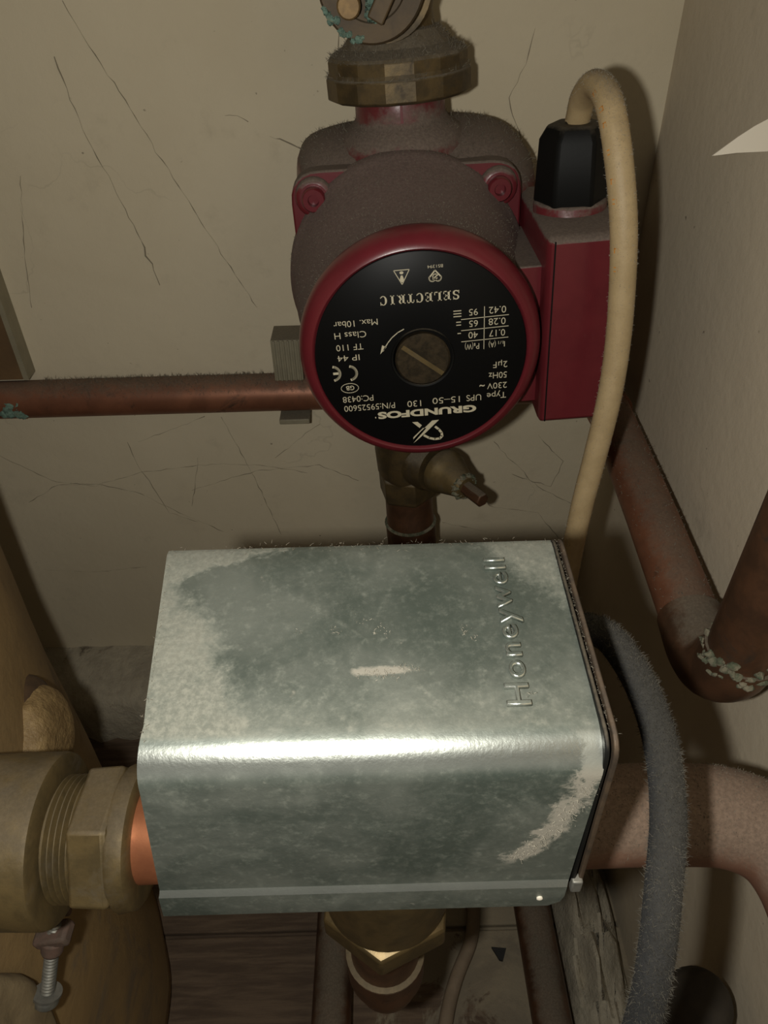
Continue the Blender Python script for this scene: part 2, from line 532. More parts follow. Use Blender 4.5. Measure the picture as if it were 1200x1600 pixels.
def lint(spots, mat, parent, name='lint', seed=3, wid=0.00012):
    """curly loose fibres heaped at spots: (centre, (rx, ry, rz), count, length)"""
    g = random.Random(seed)
    mb = MB()
    for c, r, n, L in spots:
        c = Vector(c)
        for _ in range(n):
            p = c + Vector((g.gauss(0, r[0]), g.gauss(0, r[1]), abs(g.gauss(0, r[2]))))
            d = Vector((g.uniform(-1, 1), g.uniform(-1, 1), g.uniform(-0.3, 0.6))).normalized()
            s = d.cross(Vector((g.uniform(-1, 1), g.uniform(-1, 1), g.uniform(-1, 1)))).normalized() * wid
            l = L * g.uniform(0.3, 1)
            prev = None
            for k in range(4):
                i = len(mb.v)
                mb.v += [p - s, p + s]
                if prev is not None:
                    mb.f.append((prev, prev + 1, i + 1, i))
                prev = i
                d = (d + Vector((g.uniform(-1, 1), g.uniform(-1, 1), g.uniform(-0.8, 0.8))) * 0.7).normalized()
                p = p + d * l / 3
    o = raw(mb, name, mat, parent)
    o['kind'] = 'stuff'
    return o


# ------------------------------------------------------------------ lettering
def text_mesh(body, bold=0.0, bevel=0.0, spacing=1.0):
    c = bpy.data.curves.new('lettering', 'FONT')
    c.body = body
    c.size = 1.0
    c.offset = bold
    c.space_character = spacing
    c.resolution_u = 4
    c.extrude = 0.01
    c.bevel_depth = bevel
    c.bevel_resolution = 1
    o = bpy.data.objects.new('lettering', c)
    COL.objects.link(o)
    dg = bpy.context.evaluated_depsgraph_get()
    dg.update()
    me = bpy.data.meshes.new_from_object(o.evaluated_get(dg), depsgraph=dg)
    bpy.data.objects.remove(o)
    bpy.data.curves.remove(c)
    xs = [v.co.x for v in me.vertices]
    ys = [v.co.y for v in me.vertices]
    return me, min(xs), max(xs), min(ys), max(ys)


def lettering(body, mat, parent, O, X, Y, length, cap, bold=0.0, bevel=0.0, depth=0.00012, spacing=1.0, name='lettering', base0=True):
    """text with its baseline start at O, running along X over `length`, capitals `cap` high along Y"""
    me, x0, x1, y0, y1 = text_mesh(body, bold, bevel, spacing)
    _, _, _, _, capn = text_mesh('H', bold, bevel)
    if cap <= 0:
        cap, capn = length * 0.3, capn
    X, Y, O = Vector(X), Vector(Y), Vector(O)
    Z = X.cross(Y).normalized()
    zs = [v.co.z for v in me.vertices]
    z0, z1 = min(zs), max(zs)
    for v in me.vertices:
        a = (v.co.x - x0) / (x1 - x0) * length
        b = v.co.y / capn * cap
        v.co = O + X * a + Y * b + Z * ((v.co.z - z0) / (z1 - z0) * depth)
    me.name = name
    me.materials.clear()
    me.materials.append(mat)
    o = bpy.data.objects.new(name, me)
    COL.objects.link(o)
    o.parent = parent
    return o


# ------------------------------------------------------------------ the setting
WX, WY = 0.1432, 0.405            # the right wall's and the back wall's faces
FLOOR = -0.505
struct(MB().box((-0.18, WY + 0.03, -0.08), (0.85, 0.06, 0.95)).build('wall_back', M['wall']))
struct(MB().box((WX + 0.03, 0.03, -0.08), (0.06, 0.75, 0.95)).build('wall_right', M['wall_shaded']))
struct(MB().box((-0.605, 0.03, -0.08), (0.06, 0.75, 0.95)).build('wall_left', M['wall']))

fl_o = struct(MB().box((-0.18, 0.03, FLOOR - 0.03), (0.85, 0.75, 0.05)).build('floor', M['floor']))
y = WY
for i in range(8):
    d = 0.098
    MB().box((-0.18 + rnd.uniform(-0.002, 0.002), y - d / 2, FLOOR - 0.004 + rnd.uniform(-0.0008, 0.0008)),
             (0.78, d - 0.003, 0.008)).build('plank', M['floor'], fl_o, bevel=0.0012)
    y -= d

# a rough plaster ledge along the foot of the back wall
g = random.Random(5)
nx = 60
rings = []
for i in range(nx + 1):
    x = -0.56 + (WX + 0.56) * i / nx
    f = 0.3545 + g.uniform(-0.003, 0.003)
    rings.append([Vector((x, WY + 0.002, FLOOR)), Vector((x, WY + 0.002, -0.4455 + g.uniform(-0.001, 0.001))),
                  Vector((x, 0.385, -0.4475 + g.uniform(-0.0015, 0.0015))),
                  Vector((x, f + 0.006, -0.4530 + g.uniform(-0.002, 0.001))), Vector((x, f, -0.459 + g.uniform(-0.002, 0.002))),
                  Vector((x, f + 0.004, FLOOR))])
mb = MB()
mb.loft(rings)
struct(mb.build('trim_1', M['plaster'], angle=60))

# ------------------------------------------------------------------ circulation pump (upside down, tilted a little)
PC = Vector((0.016, 0.360, -0.1302))
pump = thing('circulation_pump', 'dark red heating pump with a round black name plate, mounted upside down',
             'pump', PC, (0, R(-3.3), 0))
FY = -0.0955                        # the name plate's plane, in the pump's own space

# volute: rounded casting behind the flange
def rrect(pts, r, k=4):
    out = []
    n = len(pts)
    for i in range(n):
        p, a, b = Vector(pts[i]), Vector(pts[i - 1]), Vector(pts[(i + 1) % n])
        d1, d2 = (a - p), (b - p)
        q = min(r, d1.length * 0.45, d2.length * 0.45)
        s, e = p + d1.normalized() * q, p + d2.normalized() * q
        for j in range(k + 1):
            t = j / k
            out.append(s * (1 - t) ** 2 + p * 2 * t * (1 - t) + e * t * t)
    return out


body = [(-0.0515, -0.030), (-0.0530, 0.022), (-0.0475, 0.0600), (-0.026, 0.0650), (0.026, 0.0650), (0.048, 0.0600), (0.061, 0.044), (0.058, -0.030),
        (0.040, -0.055), (-0.036, -0.055)]
mb = MB()
rings = []
for yy, s in ((-0.024, 0.830), (-0.020, 0.880), (-0.013, 0.935), (-0.004, 0.978), (0.006, 1.0), (0.018, 1.0), (0.026, 0.96), (0.033, 0.86), (0.036, 0.7)):
    rings.append([Vector((p.x * s, yy, p.y * s)) for p in rrect(body, 0.016, 5)])
mb.loft(rings)
for sgn in (1, -1):                 # the two ports
    e = 0.0810 if sgn > 0 else 0.0655
    mb.lathe([(0.040, 0.030), (0.058, 0.029), (0.0635, 0.026), (0.0665, 0.0215), (0.0690, 0.0196), (e, 0.0190)] if sgn > 0 else [(0.040, 0.030), (0.056, 0.026), (0.060, 0.0205), (e, 0.0190)], (0, 0, 0), (0, 0, sgn), 40)
mb.box((0, -0.0192, 0.0705), (0.0011, 0.0012, 0.013))
vol = mb.build('volute', M['red'], pump, angle=45)

# square motor flange with four screw bosses
fpoly = rrect([(-0.0490, -0.0480), (-0.0490, 0.0490), (0.0490, 0.0490), (0.0490, -0.0480)], 0.013, 6)
FO, FR = Vector((-0.0014, 0, 0.0058)), Matrix.Rotation(R(1.6), 3, 'Y')
BS = 0.0390
mb = MB()
mb.prism([(p.x, p.y) for p in fpoly], (0, -0.0200, 0), (1, 0, 0), (0, 0, 1), 0.010)
for sx in (-1, 1):
    for sz in (-1, 1):
        mb.lathe([(0.027, 0.0085), (0.0320, 0.0080), (0.0332, 0.0068)], (sx * BS, 0, sz * BS), (0, -1, 0), 20)
mb.v = [FR @ p + FO for p in mb.v]
mb.build('flange', M['red'], pump, bevel=0.0012)
for sx in (-1, 1):
    for sz in (-1, 1):
        mb = MB().lathe([(0.0330, 0.0050), (0.0362, 0.0050), (0.0370, 0.0044), (0.0370, 0.0024), (0.0342, 0.0022), (0.0342, 0.0003)],
                        (sx * BS, 0, sz * BS), (0, -1, 0), 18)
        mb.v = [FR @ p + FO for p in mb.v]
        mb.build('bolt', M['red_clean'], pump)

# stator housing: widens towards the flange, rolled rim round the plate
mb = MB()
mb.loft([[Vector((r_ * math.cos(2 * math.pi * j / 96), -y_, dz + r_ * math.sin(2 * math.pi * j / 96))) for j in range(96)]
         for k, (y_, r_, dz) in enumerate([(0.026, 0.0535, 0.0070), (0.0315, 0.0533, 0.0068), (0.0330, 0.0526, 0.0066), (0.040, 0.0513, 0.0050), (0.048, 0.0505, 0.0032),
                                           (0.058, 0.0488, 0.0016), (0.068, 0.0477, 0.0006), (0.078, 0.0471, 0.0), (0.084, 0.0470, 0.0)][::-1])])
mb.v = [p - Vector((0.0018, 0, 0)) * max(0, min(1, (p.y + 0.084) / 0.058)) for p in mb.v]
stator = mb.build('stator_housing', M['red_dusty'], pump, angle=60)
prof = [(0.081, 0.0466), (0.084, 0.0476), (0.0875, 0.0480), (0.0910, 0.0474), (0.0940, 0.0458), (0.0958, 0.0438), (0.0963, 0.0424), (0.0957, 0.0417), (0.0945, 0.0414), (0.094, 0.030)]
MB().lathe(prof, (0, 0, 0), (0, -1, 0), 96).build('rim', M['red_clean'], pump, angle=60)['label'] = 'clean glossy red rim round the plate'

plate = MB().lathe([(0.0935, 0.0413), (0.0953, 0.0413), (0.0955, 0.0410), (0.0955, 0.0108), (0.0935, 0.0100)],
                   (-0.0 + 0.0, 0, 0), (0, -1, 0), 96).build('name_plate', M['black_plate'], pump)
plate['label'] = 'black name plate with cream lettering, upside down'
PX, PZ = Vector((-1, 0, 0)), Vector((0, 0, -1))


def pt(u, v, d=0.0):
    return Vector((0, FY - 0.00005 - d, 0)) + PX * (u * 0.001) + PZ * (v * 0.001)


for s, u, v, ln, cap, bold in [
        ('0.42', -33.0, -18.2, 6.4, 2.6, 0), ('95', -22.4, -18.0, 3.3, 2.5, 0), ('0.28', -32.9, -13.6, 6.4, 2.6, 0),
        ('65', -22.4, -13.4, 3.3, 2.5, 0), ('0.17', -32.8, -8.9, 6.1, 2.6, 0), ('40', -22.4, -8.8, 3.6, 2.6, 0),
        ('I', -32.8, -3.9, 0.3, 2.2, 0), ('1/1', -32.2, -4.1, 1.9, 1.2, 0), ('(A)', -29.3, -3.9, 2.7, 2.2, 0),
        ('P', -22.9, -3.9, 1.2, 2.3, 0), ('1', -21.4, -4.1, 0.4, 1.2, 0), ('(W)', -20.6, -3.9, 3.2, 2.3, 0),
        ('2µF', -34.0, 4.6, 5.6, 2.6, 0), ('50Hz', -33.9, 9.2, 7.2, 2.6, 0), ('230V', -34.0, 13.8, 7.9, 2.6, 0), ('~', -25.1, 13.6, 2.1, 2.8, 0.02),
        ('Type', -33.8, 18.3, 7.8, 2.6, 0), ('UPS', -23.7, 18.5, 6.0, 2.7, 0), ('15–50', -15.0, 18.6, 11.1, 2.7, 0), ('130', 0.8, 19.1, 5.6, 2.7, 0),
        ('P/N:59525600', 11.5, 19.1, 20.8, 2.6, 0), ('PC:0438', 20.0, 14.9, 12.4, 2.6, 0), ('GRUNDFOS', -21.7, 23.4, 40.6, 3.05, 0.045),
        ('Max. 10bar', 15.5, -17.3, 16.8, 2.4, 0), ('Class H', 20.3, -12.8, 12.2, 2.5, 0), ('TF 110', 21.9, -7.8, 10.5, 2.5, 0),
        ('IP 44', 23.8, -3.3, 8.6, 2.4, 0), ('BS1394', -9.8, -35.9, 5.6, 1.1, 0), ('GB', 27.2, 10.1, 3.3, 1.9, 0.01)]:
    lettering(s, M['print'], plate, pt(u, v), PX, PZ, ln * 0.001, cap * 0.001, bold if bold else -0.006)
lettering('.', M['print'], plate, pt(19.6, 25.4), PX, PZ, 0.0005, 0.003, 0.02)


def flat(name, polys, label=None):
    mb = MB()
    for poly in polys:
        mb.prism([(a * 0.001, b * 0.001) for a, b in poly], pt(0, 0), PX, PZ, 0.00012)
    o = mb.build(name, M['print'], plate)
    if label:
        o['label'] = label
    return o


def bar(x0, y0, x1, y1, w):
    dx, dy = x1 - x0, y1 - y0
    L = math.hypot(dx, dy)
    nx, ny = -dy / L * w / 2, dx / L * w / 2
    return [(x0 + nx, y0 + ny), (x0 - nx, y0 - ny), (x1 - nx, y1 - ny), (x1 + nx, y1 + ny)]


def stroke(pts, w0, w1=None):
    w1 = w0 if w1 is None else w1
    out = []
    n = len(pts) - 1
    for i in range(n):
        a, b = pts[i], pts[i + 1]
        dx, dy = b[0] - a[0], b[1] - a[1]
        L = math.hypot(dx, dy) or 1
        e = 0.15 * min(w0, w1) / L
        out.append(bar(a[0] - dx * e, a[1] - dy * e, b[0] + dx * e, b[1] + dy * e, w0 + (w1 - w0) * (i + 0.5) / n))
    return out


def arcp(cx, cy, rx, ry, a0, a1, n=14):
    return [(cx + rx * math.cos(R(a0 + (a1 - a0) * i / n)), cy + ry * math.sin(R(a0 + (a1 - a0) * i / n))) for i in range(n + 1)]


# rating table rules and speed marks
flat('table_rule', [bar(-24.9, -18.6, -24.7, -1.3, 0.25)] + [bar(-34.1, v, -16.0, v + 0.45, 0.25) for v in (-14.6, -10.1, -5.5)])
flat('speed_mark', [bar(-16.2, v, -13.2, v, 0.35) for v in (-17.7, -16.6, -15.5)] + [bar(-16.0, v, -14.2, v, 0.35) for v in (-13.2, -12.0)] + [bar(-15.9, -8.6, -14.6, -8.6, 0.35)])
# CE mark, country oval
flat('conformity_mark', stroke(arcp(28.6, 4.5, 3.0, 3.0, 100, 260), 1.0) + stroke(arcp(35.2, 4.2, 3.0, 3.0, 100, 260), 1.0) + [bar(32.6, 4.2, 34.9, 4.2, 1.0)])
flat('country_oval', stroke(arcp(29.0, 11.1, 3.5, 2.1, 0, 360, 28), 0.25))
# warning triangle with an exclamation mark
flat('warning_triangle', [bar(8.1, -35.0, 2.4, -35.0, 0.28), bar(2.4, -35.0, 5.3, -29.6, 0.28), bar(5.3, -29.6, 8.1, -35.0, 0.28)]
     + [[(4.95, -33.0), (5.65, -33.0), (6.05, -31.6), (5.85, -30.7), (5.3, -30.4), (4.75, -30.7), (4.55, -31.6)], arcp(5.3, -34.0, 0.75, 0.55, 0, 330, 10)])
# heart shaped approval mark
flat('approval_mark', stroke(arcp(-7.9, -31.1, 1.15, 1.25, 20, 200, 10), 0.5) + stroke(arcp(-5.8, -31.1, 1.15, 1.25, -20, 160, 10), 0.5)
     + [bar(-9.0, -31.4, -6.9, -33.9, 0.5), bar(-4.75, -31.4, -6.9, -33.9, 0.5)] + stroke(arcp(-6.9, -31.6, 0.9, 0.9, 140, -120, 8), 0.4) + [bar(-8.0, -32.3, -5.9, -30.6, 0.4)])
# the maker's crossed emblem: a broad blade, a hooked limb, a detached corner
flat('emblem', [[(4.95, 39.4), (4.85, 36.6), (0.6, 32.4), (-0.9, 32.4), (0.9, 34.6)],
                [(4.9, 29.2), (2.7, 29.2), (1.0, 31.0), (2.0, 32.2)],
                [(-6.2, 29.0), (-3.4, 29.1), (1.8, 34.2), (4.9, 37.6), (4.95, 39.4), (3.6, 38.4), (-0.6, 34.6)]]
     + stroke([(0.3, 36.0), (-1.8, 37.5), (-4.2, 38.3), (-6.3, 38.1), (-7.3, 37.0), (-7.1, 35.3), (-6.0, 33.6), (-4.6, 32.2)], 1.0, 1.0))
# turning arrow
ar = [(5.8, -12.2), (8.2, -11.0), (10.6, -9.1), (12.3, -7.1), (13.6, -5.2), (14.4, -3.8)]
flat('turning_arrow', stroke(ar, 0.35, 0.35) + [[(15.6, -2.6), (13.0, -5.4), (14.6, -6.3)]])


# SELECTRIC, slab serif capitals built from strokes
def serif_word(x0, y0, W, H):
    cw = W / 9.0
    polys = []

    def at(i, p):
        return [(x0 + (i + 0.06 + a * 0.86) * cw, y0 + b * H) for a, b in p]

    def rc(i, a0, b0, a1, b1):
        polys.append(at(i, [(a0, b0), (a1, b0), (a1, b1), (a0, b1)]))

    def ring(i, cx, cy, rx, ry, a0, a1, w0, w1, n=12):
        for k in range(n):
            t0, t1 = R(a0 + (a1 - a0) * k / n), R(a0 + (a1 - a0) * (k + 1) / n)
            def w(t):
                return w1 + (w0 - w1) * abs(math.cos(t)) ** 1.3
            polys.append(at(i, [(cx + rx * math.cos(t0), cy + ry * math.sin(t0)), (cx + rx * math.cos(t1), cy + ry * math.sin(t1)),
                                (cx + (rx - w(t1)) * math.cos(t1), cy + (ry - w(t1) * 0.5) * math.sin(t1)),
                                (cx + (rx - w(t0)) * math.cos(t0), cy + (ry - w(t0) * 0.5) * math.sin(t0))]))
    for i, ch in enumerate('SELECTRIC'):
        if ch in 'ELRI':
            c = 0.5 if ch == 'I' else 0.27
            rc(i, c - 0.13, 0, c + 0.13, 1)
            rc(i, c - 0.26, 0, c + 0.26, 0.09)
            rc(i, c - 0.26, 0.91, c + 0.26, 1)
        if ch == 'E':
            rc(i, 0.3, 0, 0.92, 0.10); rc(i, 0.3, 0.90, 0.9, 1); rc(i, 0.3, 0.46, 0.68, 0.55)
            rc(i, 0.84, 0, 0.94, 0.32); rc(i, 0.80, 0.70, 0.90, 1); rc(i, 0.62, 0.36, 0.70, 0.66)
        if ch == 'L':
            rc(i, 0.3, 0, 0.92, 0.10); rc(i, 0.84, 0, 0.94, 0.36)
        if ch == 'T':
            rc(i, 0.37, 0, 0.63, 1); rc(i, 0.24, 0, 0.76, 0.09); rc(i, 0.04, 0.90, 0.96, 1)
            rc(i, 0.04, 0.66, 0.13, 1); rc(i, 0.87, 0.66, 0.96, 1)
        if ch == 'C':
            ring(i, 0.52, 0.5, 0.48, 0.52, 50, 310, 0.26, 0.14, 18); rc(i, 0.80, 0.66, 0.90, 1.0); rc(i, 0.80, 0.12, 0.88, 0.24)
        if ch == 'S':
            ring(i, 0.5, 0.74, 0.40, 0.28, 30, 270, 0.22, 0.20); ring(i, 0.5, 0.26, 0.42, 0.28, 90, -150, 0.24, 0.20)
            rc(i, 0.78, 0.68, 0.87, 1.0); rc(i, 0.10, 0, 0.19, 0.34)
        if ch == 'R':
            ring(i, 0.50, 0.74, 0.36, 0.26, 90, -90, 0.22, 0.16, 10); rc(i, 0.3, 0.91, 0.52, 1); rc(i, 0.3, 0.46, 0.52, 0.55)
            polys.append(at(i, [(0.46, 0.5), (0.66, 0.5), (0.98, 0.0), (0.70, 0.0)])); rc(i, 0.68, 0, 1.04, 0.09)
    return polys


flat('lettering', serif_word(-16.0, -25.8, 30.4, 3.5), 'bold serif word SELECTRIC')

# vent screw in the middle of the plate
vs = MB().lathe([(0.090, 0.0128), (0.0950, 0.0128), (0.0960, 0.0122), (0.0958, 0.0116), (0.0950, 0.0113), (0.0940, 0.0110)], (0.0008, 0, -0.0006), (0, -1, 0), 48)
vs.build('screw_seat', M['black_plastic'], pump)
mb = MB()
mb.lathe([(0.088, 0.0108), (0.0965, 0.0108), (0.0974, 0.0100)], (0.0008, 0, -0.0006), (0, -1, 0), 48)
scr = mb.build('vent_screw', M['screw_dirty'], pump)
a = math.atan2(-0.0081 - 0.0058, -0.0084 - 0.0087)
rot = Matrix.Rotation(R(39.5), 3, 'Y')
MB().box((0.0008, -0.0974, -0.0006), (0.0198, 0.0003, 0.0018), rot).build('screw_slot', M['brass_pale'], scr)['label'] = 'worn pale slot across the vent screw'

# terminal box on the right, with its lid seam, and the black gland above
tb = rrect([(0.0495, -0.0410), (0.0495, 0.0385), (0.0810, 0.0385), (0.0810, -0.0410)], 0.003, 3)
mb = MB()
rings = []
for yy, s in ((-0.0160, 0.0), (-0.0820, 0.0), (-0.0845, 0.0006), (-0.0860, 0.0020)):
    rings.append([Vector((min(max(p.x, 0.0495 + s), 0.081 - s), yy, min(max(p.y, -0.041 + s), 0.0385 - s))) for p in tb])
mb.loft(rings)
mb.lathe([(0.030, 0.0145), (0.0420, 0.0145), (0.0432, 0.0138)], (0.0648, -0.0500, -0.0012), (0, 0, 1), 40)
mb.box((0.046, -0.051, -0.005), (0.012, 0.050, 0.060))
tbo = mb.build('terminal_box', M['red'], pump, bevel=0.0008)
MB().box((0.0522, -0.08615, -0.0012), (0.0005, 0.0005, 0.0765)).build('lid_seam', M['black_plastic'], tbo)
MB().box((0.0835, -0.040, 0.0120), (0.005, 0.040, 0.042)).build('side_cover', M['black_plastic'], pump, bevel=0.001)['label'] = 'black plastic side of the terminal box'
gl = MB().hexa([(0.0420, 0.0142), (0.0435, 0.0148), (0.0655, 0.0136), (0.0705, 0.0105)], (0.0648, -0.0500, -0.0012), (0, 0, 1), 6, R(22)).build('cable_gland', M['black_plastic'], pump, bevel=0.0012)
fuzz(vol, 2600, 0.0024, M['lint'], pump, lo=0.25, seed=11)
fuzz(stator, 4200, 0.0010, M['lint'], pump, lo=0.12, seed=12, wid=0.00008)

# ------------------------------------------------------------------ brass valve above the pump
tv = thing('pump_valve', 'tarnished brass valve at the top edge, screwed onto the upper end of the red pump', 'valve',
           PC + Matrix.Rotation(R(-3.3), 3, 'Y') @ Vector((0, 0, 0.0765)), (0, R(-3.3), 0))
nutm = MB()
nutm.lathe([(0.0000, 0.0225), (0.0002, 0.0288), (0.0012, 0.0308), (0.0088, 0.0308), (0.0094, 0.0300), (0.0108, 0.0294), (0.0148, 0.0294), (0.0162, 0.0284), (0.0188, 0.0230), (0.0240, 0.0185), (0.0250, 0.0150)], (0, 0, 0), (0, 0, 1), 16, phase=R(11))
un = nutm.build('union_nut', M['brass'], tv, angle=15, bevel=0.0004)
mb = MB()
mb.lathe([(0.018, 0.0170), (0.030, 0.0155), (0.040, 0.0175), (0.062, 0.0175), (0.085, 0.0150)], (0, 0, 0), (0, 0, 1), 40)
mb.lathe([(0.0, 0.0150), (0.020, 0.0160), (0.0235, 0.0175)], (-0.004, -0.008, 0.0395), (0, -1, 0), 40)
vb = mb.build('valve_body', M['brass'], tv, angle=45)
OC = Vector((-0.0085, -0.0330, 0.0420))
MB().lathe([(0, 0.0180), (0.0010, 0.0192), (0.0085, 0.0192), (0.0098, 0.0184), (0.0098, 0.0125), (0.0085, 0.0120)], OC, (0, -1, 0), 48).build('bonnet', M['brass_brown'], tv)
sp = MB()
sp.box(OC + Vector((0.0060, -0.0125, -0.0020)), (0.0060, 0.010, 0.022), Matrix.Rotation(R(32), 3, 'Y'))
sp.build('spindle', M['brass_brown'], tv, bevel=0.0006)
MB().lathe([(0.007, 0.0042), (0.0165, 0.0042), (0.0175, 0.0036), (0.0175, 0.0004)], OC + Vector((-0.0085, 0, -0.0062)), (0, -1, 0), 20).build('brass_pin', M['brass_bright'], tv)['label'] = 'bright round brass pin head'
mb = MB()
for i, (dx, dz, r) in enumerate([(0.0005, -0.0082, 0.0026), (0.0025, -0.0068, 0.0028), (-0.0015, -0.0095, 0.0019), (0.0035, -0.0040, 0.0026), (0.0012, -0.0100, 0.0020), (-0.0005, -0.0056, 0.0022)]):
    mb.blob(OC + Vector((dx, -0.0115, dz)), (r, 0.003, r), 0.3, i)
g = random.Random(3)
for i in range(15):
    th = R(g.uniform(200, 262))
    rr = g.uniform(0.0168, 0.0192)
    mb.blob(OC + Vector((rr * math.cos(th), -0.0098, rr * math.sin(th))), (g.uniform(0.0006, 0.0014),) * 3, 0.3, i + 20, 8, 5)
mb.build('verdigris', M['verdigris'], tv)['label'] = 'blue green corrosion crust on the brass'
fuzz(un, 1800, 0.0026, M['lint'], tv, lo=0.3, seed=13)

# ------------------------------------------------------------------ brass valve under the pump and its riser
LV = Vector((0.0140, 0.360, -0.2470))
lv = thing('pump_valve', 'brown stained brass valve with a square spindle, just below the red pump', 'valve', LV, (0, R(-3.3), 0))
mb = MB()
mb.lathe([(-0.006, 0.0150), (0.000, 0.0170), (0.014, 0.0175), (0.022, 0.0165), (0.030, 0.0180), (0.046, 0.0180)], (0, 0, 0), (0, 0, 1), 40)
mb.lathe([(0.0, 0.0150), (0.016, 0.0150), (0.020, 0.0135)], (0.004, -0.002, 0.008), (0.62, -0.76, 0.03), 36)
mb.build('valve_body', M['brass'], lv)
MB().lathe([(0.042, 0.0190), (0.0422, 0.0255), (0.0430, 0.0268), (0.0500, 0.0268), (0.0506, 0.0255), (0.0506, 0.018)], (0, 0, 0.0046), (0, 0, 1), 16).build('union_nut', M['brass'], lv, angle=25)
MB().hexa([(-0.0205, 0.0155), (-0.0185, 0.0178), (-0.0035, 0.0178), (-0.0020, 0.0160)], (0, 0, 0), (0, 0, 1), 6, R(12)).build('compression_nut', M['brass'], lv, bevel=0.0008)
ax = Vector((0.52, -0.82, -0.02)).normalized()
b0 = Vector((0.0200, -0.0200, 0.0090))
MB().lathe([(0, 0.0130), (0.004, 0.0128), (0.0050, 0.0120), (0.0150, 0.0085), (0.0200, 0.0070), (0.0215, 0.0060)], b0, ax, 32).build('gland_cone', M['brass_pale'], lv)
mb = MB()
u_, v_, _ = frame(ax)
for i in range(11):
    th = 2 * math.pi * i / 11
    mb.blob(b0 + ax * 0.0195 + (u_ * math.cos(th) + v_ * math.sin(th)) * 0.0062, (0.0021, 0.0021, 0.0017), 0.35, i, 9, 6)
mb.build('corrosion', M['crust'], lv)['label'] = 'pale crust round the spindle'
MB().hexa([(0, 0.0042), (0.0145, 0.0042), (0.0152, 0.0036)], b0 + ax * 0.0205, ax, 6).build('spindle', M['copper_dark'], lv, bevel=0.0004)

rz = thing('copper_pipe', 'short dark riser pipe with a solder ring under the lower brass valve', 'pipe',
           LV, (0, R(-3.3), 0))
MB().lathe([(-0.0190, 0.0150), (-0.0192, 0.0142), (-0.0400, 0.0146), (-0.0410, 0.0152), (-0.0420, 0.0156), (-0.0750, 0.0152)], (0, 0, 0), (0, 0, 1), 36).build('fitting', M['copper_dark'], rz)
MB().lathe([(-0.0402, 0.0150), (-0.0415, 0.0161), (-0.0428, 0.0150)], (0, 0, 0), (0, 0, 1), 36).build('solder_ring', M['crust'], rz)
MB().tube([(0, 0, -0.070), (0.001, 0, -0.15), (0.002, 0, -0.2575)], 0.0110, 24).build('tube', M['copper_dark'], rz)

# ------------------------------------------------------------------ long copper pipe on the back wall that turns out along the right wall and up
cp = thing('copper_pipe', 'long dull copper pipe clipped along the back wall, turning up at the right wall', 'pipe', (-0.2, 0.3925, -0.2133))
o0 = Vector((-0.2, 0.3925, -0.2133))
def W(*p):
    return Vector(p) - o0
run = MB().tube([W(-0.50, 0.3925, -0.2143), W(-0.2, 0.3925, -0.2136), W(0.104, 0.3925, -0.2133)], 0.0112, 28).build('tube', M['copper'], cp)
c1 = [W(0.098, 0.3925, -0.2133), W(0.108, 0.3915, -0.2131), W(0.118, 0.386, -0.2123), W(0.1245, 0.374, -0.2100), W(0.1255, 0.350, -0.2085)]
MB().tube(smooth_path(c1, 5), 0.0122, 24).build('elbow', M['copper'], cp)
side = MB().tube([W(0.1252, 0.352, -0.2085), W(0.1215, 0.26, -0.2105), W(0.1178, 0.190, -0.2125)], 0.0112, 28).build('tube', M['copper'], cp)
c2 = [W(0.1184, 0.200, -0.2122), W(0.1172, 0.184, -0.2128), W(0.1176, 0.174, -0.2105), W(0.1188, 0.1675, -0.2025), W(0.1198, 0.166, -0.1930)]
MB().tube(smooth_path(c2, 6), [0.0124] * 25, 28).build('elbow', M['copper_dark'], cp)
MB().tube([W(0.1194, 0.166, -0.200), W(0.1225, 0.1655, -0.10), W(0.126, 0.165, 0.06)], 0.0112, 28).build('tube', M['copper_dark'], cp)
mb = MB()
g = random.Random(9)
for i in range(60):
    th = 2 * math.pi * i / 34
    mb.blob(W(0.1197 + 0.0114 * math.cos(th), 0.166 + 0.0114 * math.sin(th), -0.1935 + g.uniform(-0.0050, 0.0035)),
            (g.uniform(0.0012, 0.0024), g.uniform(0.0012, 0.0024), g.uniform(0.0007, 0.0018)), 0.18, i, 10, 7)
mb.build('solder_crust', M['crust'], cp)['label'] = 'lumpy pale and green flux crust'
fuzz(run, 3200, 0.0030, M['lint'], cp, lo=0.45, seed=14, cond=lambda p: p.x > -0.05)
fuzz(side, 900, 0.0016, M['lint'], cp, lo=0.2, seed=15)
mb = MB()
for i in range(10):
    mb.blob(W(-0.2175 + g.uniform(-0.006, 0.006), 0.3815 + g.uniform(0, 0.001), -0.2155 + g.uniform(-0.004, 0.004)), (0.003, 0.0010, 0.0025), 0.35, i + 60, 8, 5)
mb.build('verdigris', M['verdigris'], cp)

# pipe clip round it
pc = thing('pipe_clip', 'grey ridged plastic clip holding the copper pipe to the back wall', 'clip', (-0.0525, 0.3925, -0.2133))
mb = MB()
n_ = 14
th0 = [R(80 - 160 * i / n_) for i in range(n_ + 1)]       # a cradle open to the front
rings = []
for xx in (-0.0083, 0.0083):
    rings.append([Vector((xx, 0.0115 * math.cos(a), 0.0115 * math.sin(a))) for a in th0] + [Vector((xx, 0.0122 * math.cos(a) if abs(a) < 0.5 else 0.0150 * math.cos(a), 0.0142 * math.sin(a))) for a in reversed(th0)])
mb.loft(rings)
mb.build('saddle', M['clip'], pc)
mb = MB()
mb.box((0, 0.0010, 0.0245), (0.0166, 0.0200, 0.0250))
for k in range(6):
    mb.box((-0.0066 + k * 0.00265, -0.0093, 0.0245), (0.0013, 0.0014, 0.0246))
mb.build('latch', M['clip'], pc, bevel=0.0004)
MB().box((0.0005, -0.0035, -0.0146), (0.0180, 0.0150, 0.0034)).build('catch', M['clip'], pc, bevel=0.0006)

